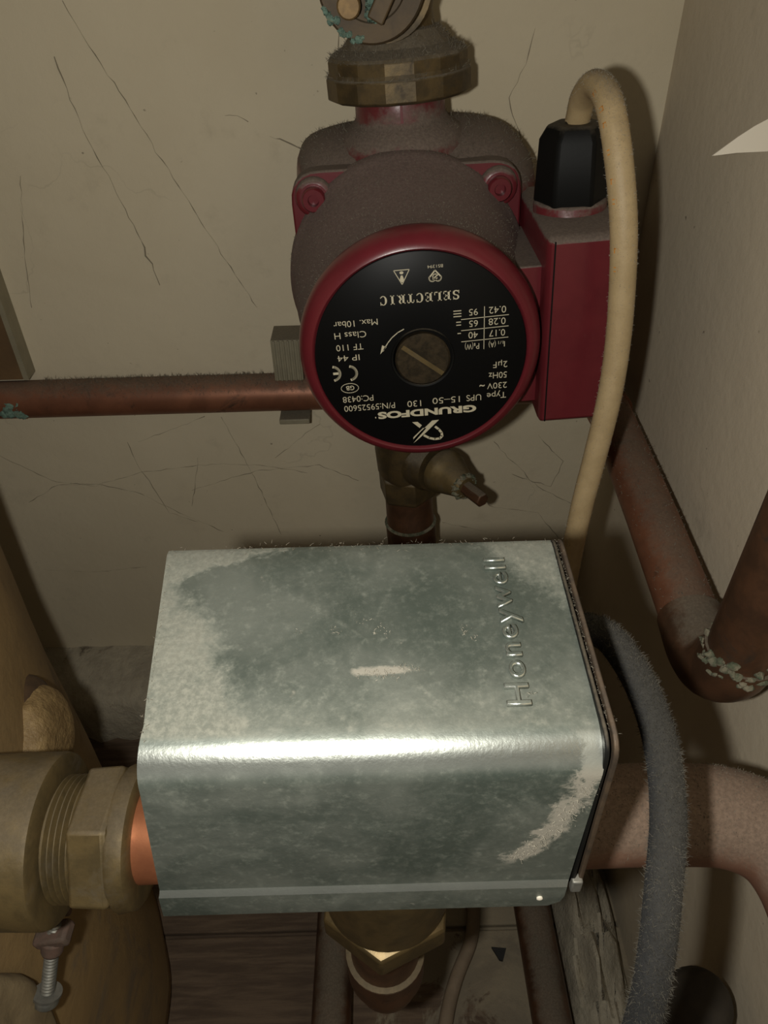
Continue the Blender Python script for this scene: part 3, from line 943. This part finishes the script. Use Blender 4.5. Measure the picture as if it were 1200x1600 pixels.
# ------------------------------------------------------------------ motorised valve: zinc actuator box on a brass body
CC = Vector((-0.0045, 0.104, -0.114))
mv = thing('motorised_valve', 'dusty zinc sheet actuator box over a brass valve, below the red pump', 'valve', CC)


def Q(*p):
    return Vector(p) - CC


# the cover's section from the back edge over the top and round the bend to the front lip: (y, z, x left, x right)
sec = [(0.1322, -0.158, -0.0510, 0.0392), (0.1322, -0.1145, -0.0508, 0.0393), (0.1316, -0.1126, -0.0507, 0.0393), (0.1296, -0.1120, -0.0506, 0.0393)]
for k in range(1, 8):
    t = k / 8
    sec.append((0.1296 - t * (0.1296 - 0.0850), -0.1120 - t * 0.0036, -0.0506 + t * 0.0043, 0.0393 + t * 0.0004))
for k in range(0, 17):
    th = R(90 * k / 16)
    sec.append((0.0850 - 0.0084 * math.sin(th), -0.1242 + 0.0084 * math.cos(th), -0.0462 - 0.0006 * k / 16, 0.0397 - 0.00005 * k))
for k in range(1, 7):
    t = k / 6
    sec.append((0.0766 + 0.0004 * t, -0.1242 - t * 0.0393, -0.0468 - t * 0.0046, 0.0388 - t * 0.0006))
sec += [(0.0766, -0.1642, -0.0515, 0.0380), (0.0760, -0.1650, -0.0517, 0.0378), (0.0759, -0.1690, -0.0520, 0.0377), (0.0759, -0.1716, -0.0522, 0.0370), (0.0760, -0.1736, -0.0524, 0.0345)]
n = len(sec)
outer, inner = [], []
for i, (yy, zz, xl, xr) in enumerate(sec):
    a, b = sec[max(i - 1, 0)], sec[min(i + 1, n - 1)]
    d = Vector((0, b[0] - a[0], b[1] - a[1])).normalized()
    nr = Vector((0, -d.z, d.y))          # towards the inside
    if nr.dot(Vector((0, 0.105 - yy, -0.140 - zz))) < 0:
        nr = -nr
    outer.append((Vector((0, yy, zz)), xl, xr))
    inner.append((Vector((0, yy, zz)) + nr * 0.0009, xl, xr))
loop = outer + inner[::-1]
mb = MB()
rings = []
NX = 28
for k in range(NX + 1):
    t = k / NX
    rings.append([p + Vector((xl + (xr - xl) * t, 0, 0)) - CC for p, xl, xr in loop])
o = len(mb.v)
for r in rings:
    mb.v += r
L = len(loop)
for k in range(NX):
    for j in range(L):
        mb.f.append((o + k * L + j, o + k * L + (j + 1) % L, o + (k + 1) * L + (j + 1) % L, o + (k + 1) * L + j))
for k in (0, NX):
    for j in range(n - 1):
        mb.f.append((o + k * L + j, o + k * L + j + 1, o + k * L + L - 2 - j, o + k * L + L - 1 - j))
cov = mb.build('actuator_cover', M['cover'], mv, angle=30)
cov['label'] = 'folded zinc cover, dusty round the edges'
slope = (0.1120 - 0.1156) / (0.1296 - 0.0840)
lx, ly = Vector((0, 1, 0.079)).normalized(), Vector((-1, 0.0, 0)).normalized()
lettering('Honeywell', M['cover'], cov, Q(0.0268, 0.0868, -0.1156), lx, ly, 0.0385, 0.0046, -0.014, 0.034, 0.0010, spacing=1.14)
MB().lathe([(-0.0004, 0.0007), (0.0004, 0.0007), (0.0006, 0.0003)], Q(0.0322, 0.0760, -0.1694), (0, -1, 0), 14).build('rivet', M['white_plastic'], cov)['label'] = 'small pale rivet on the front lip'


def side_plate(x, name, mat, th):
    pts = rrect([(0.0770, -0.1690), (0.0770, -0.1150), (0.1330, -0.1112), (0.1330, -0.1690)], 0.0050, 5)
    mb = MB()
    mb.prism([(p.x - CC.y, p.y - CC.z) for p in pts], (x - CC.x, 0, 0), (0, 1, 0), (0, 0, 1), th)
    return mb.build(name, mat, mv, bevel=0.0003)


side_plate(0.0404, 'end_plate', M['rusty'], 0.0010)['label'] = 'rusty edged steel end plate'
side_plate(0.0388, 'gap_shade', M['black_plastic'], 0.0009)  # black sheet painting the shade in the gap beside the end plate
MB().box(Q(-0.0440, 0.108, -0.142), (0.0012, 0.046, 0.050)).build('end_plate', M['rusty'], mv)
MB().box(Q(-0.004, 0.106, -0.1715), (0.078, 0.050, 0.0016)).build('base_plate', M['zinc_dull'], mv)
MB().box(Q(0.0400, 0.0772, -0.1655), (0.0024, 0.0024, 0.0045)).build('fixing_tab', M['zinc_dull'], mv, bevel=0.0004)
# brass body: through bore, stem housing, port downwards with nut
mb = MB()
mb.lathe([(-0.034, 0.0165), (-0.032, 0.0185), (-0.014, 0.0195), (0, 0.0215), (0.014, 0.0195), (0.030, 0.0185), (0.033, 0.0165)], Q(-0.006, 0.115, -0.2065), (1, 0, 0), 40)
mb.lathe([(0.0, 0.0215), (0.012, 0.0205), (0.0335, 0.0185)], Q(-0.006, 0.115, -0.2065), (0, 0, 1), 36)
mb.lathe([(0.0, 0.0215), (0.020, 0.0210), (0.0340, 0.0200), (0.0350, 0.0185)], Q(-0.0025, 0.113, -0.2065), (0, 0, -1), 40)
mb.build('valve_body', M['brass_port'], mv, angle=40)
nm = MB().hexa([(0, 0.0165), (0.0006, 0.0200), (0.0016, 0.0222), (0.0110, 0.0222), (0.0125, 0.0200), (0.0125, 0.013)], Q(-0.0025, 0.113, -0.2420), (0, 0, -1), 6, R(6))
nm.build('port_nut', M['brass_port'], mv, bevel=0.0008)
# lint lying on and hanging off the cover
lint([(Q(-0.0015, 0.0950, -0.1149), (0.0022, 0.0006, 0.0002), 130, 0.0009), (Q(0.0035, 0.0960, -0.1149), (0.0012, 0.0005, 0.0002), 90, 0.0009)]
     + [(Q(0.0015 * g.gauss(0, 12), 0.112 + 0.008 * g.gauss(0, 1), -0.1139), (0.0005, 0.0005, 0.0002), 10, 0.0007) for _ in range(40)],
     M['lint_pale'], mv, seed=4, wid=0.00004)
sm = []
for k in range(16):
    t = k / 15
    sm.append((Q(0.0368 - 0.0110 * t ** 1.7, 0.0768, -0.1270 - 0.0265 * t), (0.0009 + 0.0005 * math.sin(3 * t), 0.0002, 0.0014), 34, 0.0011))
lint(sm, M['lint_pale'], mv, name='lint', seed=5, wid=0.00004)['label'] = 'pale smear of lint down the front beside the end plate'
ed = []
for k in range(44):
    t = k / 43
    ed.append((Q(-0.050 + 0.09 * t, 0.1305, -0.1125), (0.0011, 0.0010, 0.0003), 4 + int(9 * (g.random() > 0.7)), 0.0011))
    ed.append((Q(0.0395 + 0.001 * (1 - t), 0.0815 + 0.048 * t, -0.1160 + 0.0038 * t), (0.0005, 0.0006, 0.0003), 12, 0.0010))
    ed.append((Q(-0.0455 - 0.0043 * t, 0.0815 + 0.048 * t, -0.1158 + 0.0038 * t), (0.0004, 0.0006, 0.0001), 2, 0.0009))
lint(ed, M['lint'], mv, name='edge_lint', seed=6, wid=0.00004)

# ------------------------------------------------------------------ pipes on the valve's own line
br = thing('copper_pipe', 'short bright orange copper stub between the hex nut and the zinc box', 'pipe', (-0.060, 0.115, -0.2080))
MB().tube([(-0.028, 0, -0.001), (0.022, 0, 0.001)], 0.0138, 36).build('tube', M['copper_bright'], br)

dp = thing('copper_pipe', 'thick dust coated pipe leaving the right end of the zinc box and bending forward', 'pipe', (0.080, 0.115, -0.2055))
o1 = Vector((0.080, 0.115, -0.2055))
path = [Vector(p) - o1 for p in [(0.0275, 0.115, -0.2060), (0.055, 0.115, -0.2055), (0.082, 0.115, -0.2055), (0.0985, 0.1135, -0.2060), (0.1100, 0.1075, -0.2075),
                                 (0.1155, 0.097, -0.2100), (0.1170, 0.082, -0.2140), (0.1175, 0.060, -0.2200), (0.1175, 0.020, -0.2310)]]
dpt = MB().tube(smooth_path(path, 8), 0.0142, 36).build('tube', M['copper_dusty'], dp, angle=60)
fuzz(dpt, 8000, 0.0009, M['lint'], dp, lo=0.05, seed=16, wid=0.00007)

# pipe from the port under the valve, turning back
up_ = thing('copper_pipe', 'dark elbow pipe hanging under the hex nut of the zinc boxed valve', 'pipe', (-0.0040, 0.113, -0.255))
MB().lathe([(-0.0345, 0.0132), (-0.0355, 0.0142), (-0.0500, 0.0142), (-0.0510, 0.0130)], (0, 0, 0), (0, 0, 1), 36).build('collar', M['copper_dark'], up_)
MB().tube(smooth_path([(0, 0, 0.0002), (0, 0, -0.026), (0, 0, -0.054), (0, 0.005, -0.069), (0, 0.016, -0.077), (0, 0.032, -0.079), (0, 0.09, -0.081), (0, 0.22, -0.087)], 6), 0.0124, 32).build('tube', M['copper_dark'], up_)
MB().lathe([(-0.0340, 0.0130), (-0.0345, 0.0143), (-0.0356, 0.0141)], (0, 0, 0), (0, 0, 1), 36).build('solder_ring', M['brass_pale'], up_)

# ------------------------------------------------------------------ compression fitting into the cylinder on the left
cf = thing('pipe_coupling', 'large dull brass coupling with hex nut screwed into the tan cylinder', 'fitting', (-0.098, 0.115, -0.2095), (0, R(1.0), 0))
MB().lathe([(-0.045, 0.0238), (-0.002, 0.0246), (-0.0006, 0.0242), (0.0, 0.0232), (0.0, 0.016)], (0, 0, 0), (1, 0, 0), 64).build('coupling_body', M['brass_pale'], cf)
prof = [(-0.001, 0.0165)]
for k in range(5):
    prof += [(0.0002 + k * 0.0017, 0.0165), (0.0009 + k * 0.0017, 0.0180), (0.0012 + k * 0.0017, 0.0180)]
prof += [(0.0092, 0.0165)]
MB().lathe(prof, (0, 0, 0), (1, 0, 0), 48).build('thread', M['brass_pale'], cf, angle=20)
MB().hexa([(0.0076, 0.0180), (0.0086, 0.0212), (0.0186, 0.0218), (0.0196, 0.0205)], (0, 0, 0), (1, 0, 0), 6, R(-4)).build('hex_nut', M['brass_pale'], cf, bevel=0.0009)
MB().lathe([(0.0186, 0.0150), (0.0188, 0.0200), (0.0198, 0.0205), (0.0236, 0.0198), (0.0246, 0.0185), (0.0246, 0.0142)], (0, 0, 0), (1, 0, 0), 48).build('nut_collar', M['brass_pale'], cf)

# earth clamp screw hanging under the coupling
ec = thing('clamp_screw', 'steel screw with slotted pan head and corroded lug hanging under the brass coupling', 'screw', (-0.1195, 0.1120, -0.2685))
s0, s1 = Vector((0.0018, 0.0035, 0.002)), Vector((-0.0058, -0.0125, -0.0300))
ax = (s1 - s0).normalized()
prof = []
for k in range(22):
    prof += [(k * 0.0013, 0.0021), (k * 0.0013 + 0.0006, 0.0025)]
MB().lathe(prof, s0, ax, 16).build('shank', M['zinc_dull'], ec, angle=20)
h0 = s0 + ax * 0.0285
MB().lathe([(0, 0.0050), (0.0010, 0.0050), (0.0011, 0.0040), (0.0014, 0.0042), (0.0042, 0.0042), (0.0056, 0.0030), (0.0058, 0.0003)], h0, ax, 24).build('pan_head', M['zinc_dull'], ec)
mb = MB()
mb.box(s0 + ax * 0.0045, (0.0125, 0.0080, 0.0050), Matrix.Rotation(R(-14), 3, 'Y'))
mb.box(s0 + Vector((0.0012, 0.0035, 0.012)), (0.0070, 0.0030, 0.026))
mb.lathe([(0.006, 0.0042), (0.0125, 0.0036)], s0, ax, 14)
mb.build('lug', pbr('corroded_lug', (0.125, 0.075, 0.055), (0.09, 0.062, 0.045), 0.8, 0.1, 200, 0.6, 500), ec, bevel=0.0012)

# ------------------------------------------------------------------ hot water cylinder in tan foam
HC = Vector((-0.345, 0.130, FLOOR))
hw = thing('hot_water_cylinder', 'tall tan foam coated hot water cylinder filling the lower left edge', 'cylinder', HC)
mb = MB()
g = random.Random(21)
ph = [g.uniform(0, 6.28) for _ in range(6)]
def wob(t, th):
    return 0.006 * math.sin(9 * th + ph[0] + t * 14) * math.sin(t * 11 + ph[1]) + 0.003 * math.sin(23 * th + ph[2] + t * 31)
mb.lathe([(0.004, 0.205), (0.012, 0.2125)] + [(0.02 + k * 0.012, 0.2125) for k in range(30)] + [(0.385, 0.2105), (0.400, 0.2040), (0.413, 0.192), (0.425, 0.170), (0.433, 0.13), (0.437, 0.06)], (0, 0, 0), (0, 0, 1), 160, jit=wob)
mb.build('foam_jacket', M['foam'], hw, angle=70)


def cyl_pt(th, z, r=0.2125):
    return Vector((r * math.cos(th), r * math.sin(th), z - FLOOR))


def foam_lump(name, mat, th0, z0, aw, ah, out, seed, power=2.0):
    """a thick rounded pad of foam lying on the jacket, aw wide along it and ah high"""
    g = random.Random(seed)
    ph = [g.uniform(0, 6.28) for _ in range(4)]
    mb = MB()
    rings = []
    for i, (s, h) in enumerate([(1.0, -0.004), (1.0, 0.45), (0.97, 0.75), (0.90, 0.95), (0.75, 1.0), (0.5, 1.03), (0.3, 1.03)]):
        ring = []
        for j in range(40):
            f = 2 * math.pi * j / 40
            q = s * (1 + 0.05 * math.sin(3 * f + ph[0]) + 0.03 * math.sin(7 * f + ph[1]))
            cx, sx = math.cos(f), math.sin(f)
            a = aw * q * math.copysign(abs(cx) ** (2 / power), cx)
            b = ah * q * math.copysign(abs(sx) ** (2 / power), sx)
            hh = out * (h if h > 0 else 0) * (1 + (0.10 * math.sin(5 * f + ph[2] + i) if i > 2 else 0)) + (h if h < 0 else 0)
            ring.append(cyl_pt(th0 + a / 0.2125, z0 + b, 0.2125 + hh))
        rings.append(ring)
    mb.loft(rings)
    return mb.build(name, mat, hw, angle=60)


FCP = Vector((-0.1400, 0.1765, -0.2440)) - HC
MB().blob(FCP + Vector((0.001, -0.006, 0)), (0.0130, 0.0250, 0.0215), 0.06, 5, 28, 18).build('foam_collar', M['foam_cut'], hw, angle=80)['label'] = 'rough cut amber foam mound behind the coupling'
MB().blob(FCP + Vector((-0.0045, -0.0055, 0.0006)), (0.0135, 0.0285, 0.0250), 0.04, 8, 28, 18).build('foam_shade_rim', M['foam_shade'], hw, angle=80)['label'] = 'painted shade in the gap round the foam mound'  # dark blob put in as the shadow round the mound
foam_lump('foam_patch', M['foam_pale'], R(-12), -0.300, 0.020, 0.045, 0.007, 4, 2.6)['label'] = 'pale foam pad below the coupling'

# ------------------------------------------------------------------ cables
wc = thing('cable', 'cream mains cable looping out of the black gland on the red pump', 'cable', (0.08, 0.26, -0.10))
o2 = Vector((0.08, 0.26, -0.10))
cpts = [(0.0773, 0.3098, -0.0572), (0.0774, 0.3095, -0.0555), (0.0768, 0.3030, -0.0475), (0.0772, 0.2900, -0.0420), (0.0785, 0.2750, -0.0455), (0.0812, 0.2640, -0.0600), (0.0848, 0.2580, -0.0800), (0.0876, 0.2560, -0.1020),
        (0.0894, 0.2550, -0.1240), (0.0892, 0.2530, -0.1450), (0.0872, 0.2510, -0.1700), (0.0848, 0.2490, -0.1950), (0.0838, 0.2480, -0.2240), (0.0836, 0.246, -0.262), (0.0832, 0.238, -0.320), (0.083, 0.232, -0.40), (0.0835, 0.225, -0.4985)]
cp_ = [p - o2 for p in smooth_path(cpts, 7)]
wct = MB().tube(cp_, 0.0047, 20).build('sheath', M['cream'], wc, angle=60)
fuzz(wct, 5200, 0.0009, M['lint_pale'], wc, lo=-0.4, seed=17, wid=0.00005, cond=lambda p: p.z > -0.14)
# dark tape where it drops behind the box
# grey ink marks along the sheath: stencilled reference letters, too small to read
mb = MB()
for k, ii in enumerate((26, 29, 31, 34, 37, 39, 44, 46)):
    p, q = cp_[ii], cp_[ii + 1]
    d = (q - p).normalized()
    side_ = Vector((-0.72, -0.69, 0.0))
    side_ = (side_ - d * side_.dot(d)).normalized()
    tn = d.cross(side_).normalized()
    c = p + side_ * 0.00465
    mb.box((0, 0, 0), (0.0001, 0.0001, 0.0001))
    mb.v, mb.f = mb.v[:-8], mb.f[:-6]
    for a0, b0_, a1, b1 in ((0, 0, 0.0018, 0.0004), (0, 0, 0.0004, 0.0016), (0.0014, 0, 0.0018, 0.0016)) if k % 2 else ((0, 0, 0.0018, 0.0004), (0, 0.0012, 0.0018, 0.0016), (0.0, 0, 0.0004, 0.0016)):
        mb.prism([(a0, b0_), (a1, b0_), (a1, b1), (a0, b1)], c - tn * 0.0006, d, tn, 0.0003)
mb.build('ink_mark', M['cable_ink'], wc)['label'] = 'orange printed marks along the sheath'

gc = thing('cable', 'thick grey lint covered cable curving down from the end of the zinc box', 'cable', (0.06, 0.09, -0.15))
o3 = Vector((0.06, 0.09, -0.15))
gp = [p - o3 - Vector((0.0014, 0, 0)) * min(1, i / 20) for i, p in enumerate(smooth_path([(0.0420, 0.1300, -0.1420), (0.0500, 0.1300, -0.1410), (0.0570, 0.1265, -0.1412), (0.0610, 0.1170, -0.1425), (0.0628, 0.1050, -0.1448), (0.0628, 0.0940, -0.1485), (0.0610, 0.0830, -0.1530), (0.0585, 0.0735, -0.1600), (0.0570, 0.0660, -0.1700),
                                   (0.0560, 0.0600, -0.1850), (0.0550, 0.056, -0.21), (0.0545, 0.056, -0.26), (0.054, 0.06, -0.36), (0.054, 0.062, -0.5000)], 8))]
gct = MB().tube(gp, 0.0039, 20).build('sheath', M['grey_cable'], gc, angle=60)
fuzz(gct, 10000, 0.0014, M['lint_dark'], gc, lo=-0.5, seed=18, wid=0.00005, cond=lambda p: p.z > -0.09)

bc = MB().tube(smooth_path([(0.062, 0.250, FLOOR + 0.0045), (0.052, 0.222, FLOOR + 0.0046), (0.0475, 0.200, FLOOR + 0.0046), (0.036, 0.178, FLOOR + 0.0046), (0.0285, 0.158, FLOOR + 0.0046), (0.0240, 0.135, FLOOR + 0.0046), (0.022, 0.09, FLOOR + 0.0046), (0.03, 0.03, FLOOR + 0.0046)], 7), 0.0042, 14).build('cable', M['beige_cable'])
tag(bc, 'thin beige cable lying on the floor, right of the valve nut', 'cable')

# ------------------------------------------------------------------ floor pipes, rubble and other small things
for (a, b), lab in ((((-0.0360, 0.34), (-0.0395, -0.05)), 'dark floor pipe passing under the left side of the brass valve nut'),
                    (((0.0840, 0.345), (0.0880, -0.05)), 'dark floor pipe beyond the beige cable, near the pale rubble')):
    t = thing('copper_pipe', lab, 'pipe', (a[0], 0.15, FLOOR + 0.0245))
    MB().tube([(0, a[1] - 0.15, 0), ((b[0] - a[0]) * 0.5, 0.0, 0), (b[0] - a[0], b[1] - 0.15, 0)], 0.0112, 24).build('tube', M['copper_dark'], t)
    for yy in (0.10, -0.08):
        MB().box(((b[0] - a[0]) * 0.5, yy, -0.0178), (0.018, 0.016, 0.0134)).build('clip', M['dark_chip'], t, bevel=0.001)

g = random.Random(31)
mb = MB()
rings = []
NXR, NYR = 20, 26
def hgt(i, j):
    e = min(i, NXR - i) / NXR * 2
    f = min(j, NYR - j) / NYR * 2
    return 0.034 * (min(e * 1.8, 1) * min(f * 1.8, 1)) ** 0.7 * (0.75 + 0.35 * math.sin(i * 0.9 + 1) * math.sin(j * 0.7)) + g.uniform(0, 0.0035)
top = [[Vector((0.103 + 0.036 * i / NXR - 0.0 * j, 0.345 - 0.22 * j / NYR, FLOOR + 0.0005 + hgt(i, j))) for i in range(NXR + 1)] for j in range(NYR + 1)]
o = len(mb.v)
for row in top:
    mb.v += row
for j in range(NYR):
    for i in range(NXR):
        a = j * (NXR + 1) + i
        mb.f.append((a, a + 1, a + NXR + 2, a + NXR + 1))
base = [Vector((p.x, p.y, FLOOR)) for row in top for p in row]
ob = len(mb.v)
mb.v += base
K = NXR + 1
for j in range(NYR):
    for i in range(NXR):
        a = ob + j * K + i
        mb.f.append((a + NXR + 1, a + NXR + 2, a + 1, a))
def rim_edge(a, b):
    mb.f.append((a, b, ob + b, ob + a))
for i in range(NXR):
    rim_edge(i, i + 1)
    rim_edge(NYR * K + i + 1, NYR * K + i)
for j in range(NYR):
    rim_edge((j + 1) * K, j * K)
    rim_edge(j * K + NXR, (j + 1) * K + NXR)
tag(mb.build('plaster_rubble', M['plaster'], angle=40), 'low heap of pale broken plaster on the floor against the right wall', 'rubble')['kind'] = 'stuff'

tag(MB().prism([(0, 0), (0.009, 0.001), (0.006, 0.008), (0.004, 0.0075)], (0.060, 0.196, FLOOR + 0.0005), (1, 0, 0), (0, -1, 0), -0.002).build('debris_chip', M['dark_chip']),
    'small black triangular chip lying on the pale floor', 'debris')

# capped pipe stub low on the right, behind the grey cable
ct = thing('capped_pipe', 'dark capped pipe stub low on the right wall behind the grey cable', 'pipe', (0.1220, 0.1110, -0.3500))
MB().lathe([(-0.160, 0.0112), (-0.012, 0.0112), (-0.0118, 0.0130), (0.008, 0.0130), (0.0110, 0.0120), (0.0140, 0.0095), (0.0158, 0.005)], (0, 0, 0), (0, 0, 1), 28).build('tube', M['pipe_black'], ct)

# wooden board at the left above the pipe
wb = thing('wooden_board', 'brown wooden board on the back wall above the left end of the copper pipe', 'board', (-0.31, 0.3995, -0.0565))
mb = MB()
mb.box((0, 0, 0), (0.2, 0.0110, 0.29))
mb.build('board', M['wood'], wb, bevel=0.0006)
MB().box((0.1015, 0.0, 0), (0.003, 0.0114, 0.29)).build('edge_strip', M['clip'], wb)['label'] = 'grey painted edge'

# torn white strip sticking out of the right wall
mb = MB()
tip, root = Vector((0.1150, 0.2700, -0.0612)), Vector((0.1425, 0.2790, -0.0500))
rings = []
ax = (root - tip)
dn = Vector((0.02, -0.35, -0.93)).normalized()
nrm = ax.normalized().cross(dn).normalized()
for t, wdt, off in ((0.0, 0.0002, 0), (0.12, 0.0022, 0.0002), (0.3, 0.0050, 0.0004), (0.5, 0.0080, 0.0005), (0.7, 0.0104, 0.0004), (0.85, 0.0112, 0.0002), (1.0, 0.0112, 0)):
    c = tip + ax * t + Vector((0, 0, 0.0022 * math.sin(t * math.pi * 0.9)))
    rings.append([c + nrm * 0.0004, c + dn * wdt + nrm * (0.0004 + off), c + dn * wdt - nrm * (0.0004 - off), c - nrm * 0.0004])
mb.loft(rings)
tag(mb.build('plastic_strip', M['white_plastic'], angle=60), 'pointed white plastic strip sticking out of the right wall at the upper edge', 'strip')

# dirty cobweb strands lying on the back wall
def web(name, lines, label, r=0.00022, seed=1):
    g = random.Random(seed)
    mb = MB()
    for line, rr in lines:
        pts = []
        for a, b in zip(line[:-1], line[1:]):
            L = math.hypot(b[0] - a[0], b[1] - a[1])
            k = max(2, int(L / 0.004))
            for i in range(k):
                t = i / k
                pts.append((a[0] + (b[0] - a[0]) * t + g.gauss(0, 0.00035), WY - 0.0006, a[1] + (b[1] - a[1]) * t + g.gauss(0, 0.00035)))
        pts.append((line[-1][0], WY - 0.0006, line[-1][1]))
        mb.tube(pts, [rr * (0.15 + g.random() ** 2 * 1.1) for _ in pts], 5)
    o = mb.build(name, M['web'])
    o['kind'] = 'stuff'
    o['label'], o['category'] = label, 'cobweb'
    return o


WEBS = [
    ([(-0.1387, -0.0195), (-0.1304, -0.0368), (-0.1173, -0.0635), (-0.1032, -0.0945), (-0.0899, -0.1221), (-0.0768, -0.1504), (-0.0691, -0.1655)], 0.00025),
    ([(-0.1481, -0.0415), (-0.1424, -0.0756), (-0.1358, -0.0936), (-0.1267, -0.1261), (-0.1216, -0.1509)], 0.0004),
    ([(-0.1806, -0.0924), (-0.191, -0.1329), (-0.1966, -0.1618)], 0.0002),
    ([(-0.0723, -0.068), (-0.0665, -0.067), (-0.0613, -0.0705)], 0.0003),
    ([(-0.052, -0.077), (-0.0459, -0.0795), (-0.0367, -0.0833)], 0.0003),
    ([(-0.2488, -0.2611), (-0.2284, -0.276), (-0.2177, -0.2826), (-0.193, -0.2866), (-0.1562, -0.2759), (-0.1173, -0.272), (-0.0837, -0.2732), (-0.0505, -0.281)], 0.00022),
    ([(-0.2423, -0.2995), (-0.2184, -0.2852), (-0.1926, -0.2851), (-0.1646, -0.2941), (-0.1418, -0.3114), (-0.1136, -0.3297)], 0.00022),
    ([(-0.1636, -0.253), (-0.1614, -0.2706), (-0.1548, -0.289), (-0.1485, -0.3112), (-0.1301, -0.3203)], 0.00022),
    ([(-0.1574, -0.2533), (-0.1111, -0.2357)], 0.00022),
    ([(-0.1207, -0.2669), (-0.1269, -0.29), (-0.132, -0.3061)], 0.00022),
    ([(-0.1011, -0.2361), (-0.0882, -0.2756), (-0.0733, -0.3341)], 0.00022),
    ([(-0.0391, -0.2427), (-0.0705, -0.2685)], 0.00022),
    ([(-0.1295, -0.2926), (-0.0843, -0.2783), (-0.0415, -0.2746), (-0.0166, -0.2885)], 0.00022),
    ([(0.0539, -0.2753), (0.0734, -0.3134), (0.1075, -0.3202), (0.1293, -0.3505)], 0.00022),
    ([(0.0404, -0.3265), (0.0727, -0.3364)], 0.00022),
    ([(0.1008, -0.2569), (0.12, -0.2775), (0.1139, -0.2983), (0.0867, -0.2867)], 0.00022),
    ([(0.072, -0.2608), (0.1052, -0.298), (0.1338, -0.3155)], 0.00022),
    ([(0.0758, -0.0354), (0.0733, -0.0494), (0.0663, -0.0639), (0.0742, -0.0826)], 0.00022),
    ([(-0.0142, -0.0296), (-0.0157, -0.0446)], 0.00022),
    ([(-0.2502, -0.3613), (-0.2135, -0.3646), (-0.1749, -0.3609)], 0.00022),
]
web('cobweb', WEBS[:5] + WEBS[17:19], 'thin dirty cobweb strands on the upper back wall beside the red pump', seed=2)
web('cobweb', WEBS[5:13] + WEBS[19:], 'tangle of faint cobweb strands on the back wall under the long copper pipe', seed=3)
web('cobweb', WEBS[13:17], 'dark cobweb strands on the back wall under the pump terminal box', seed=4)
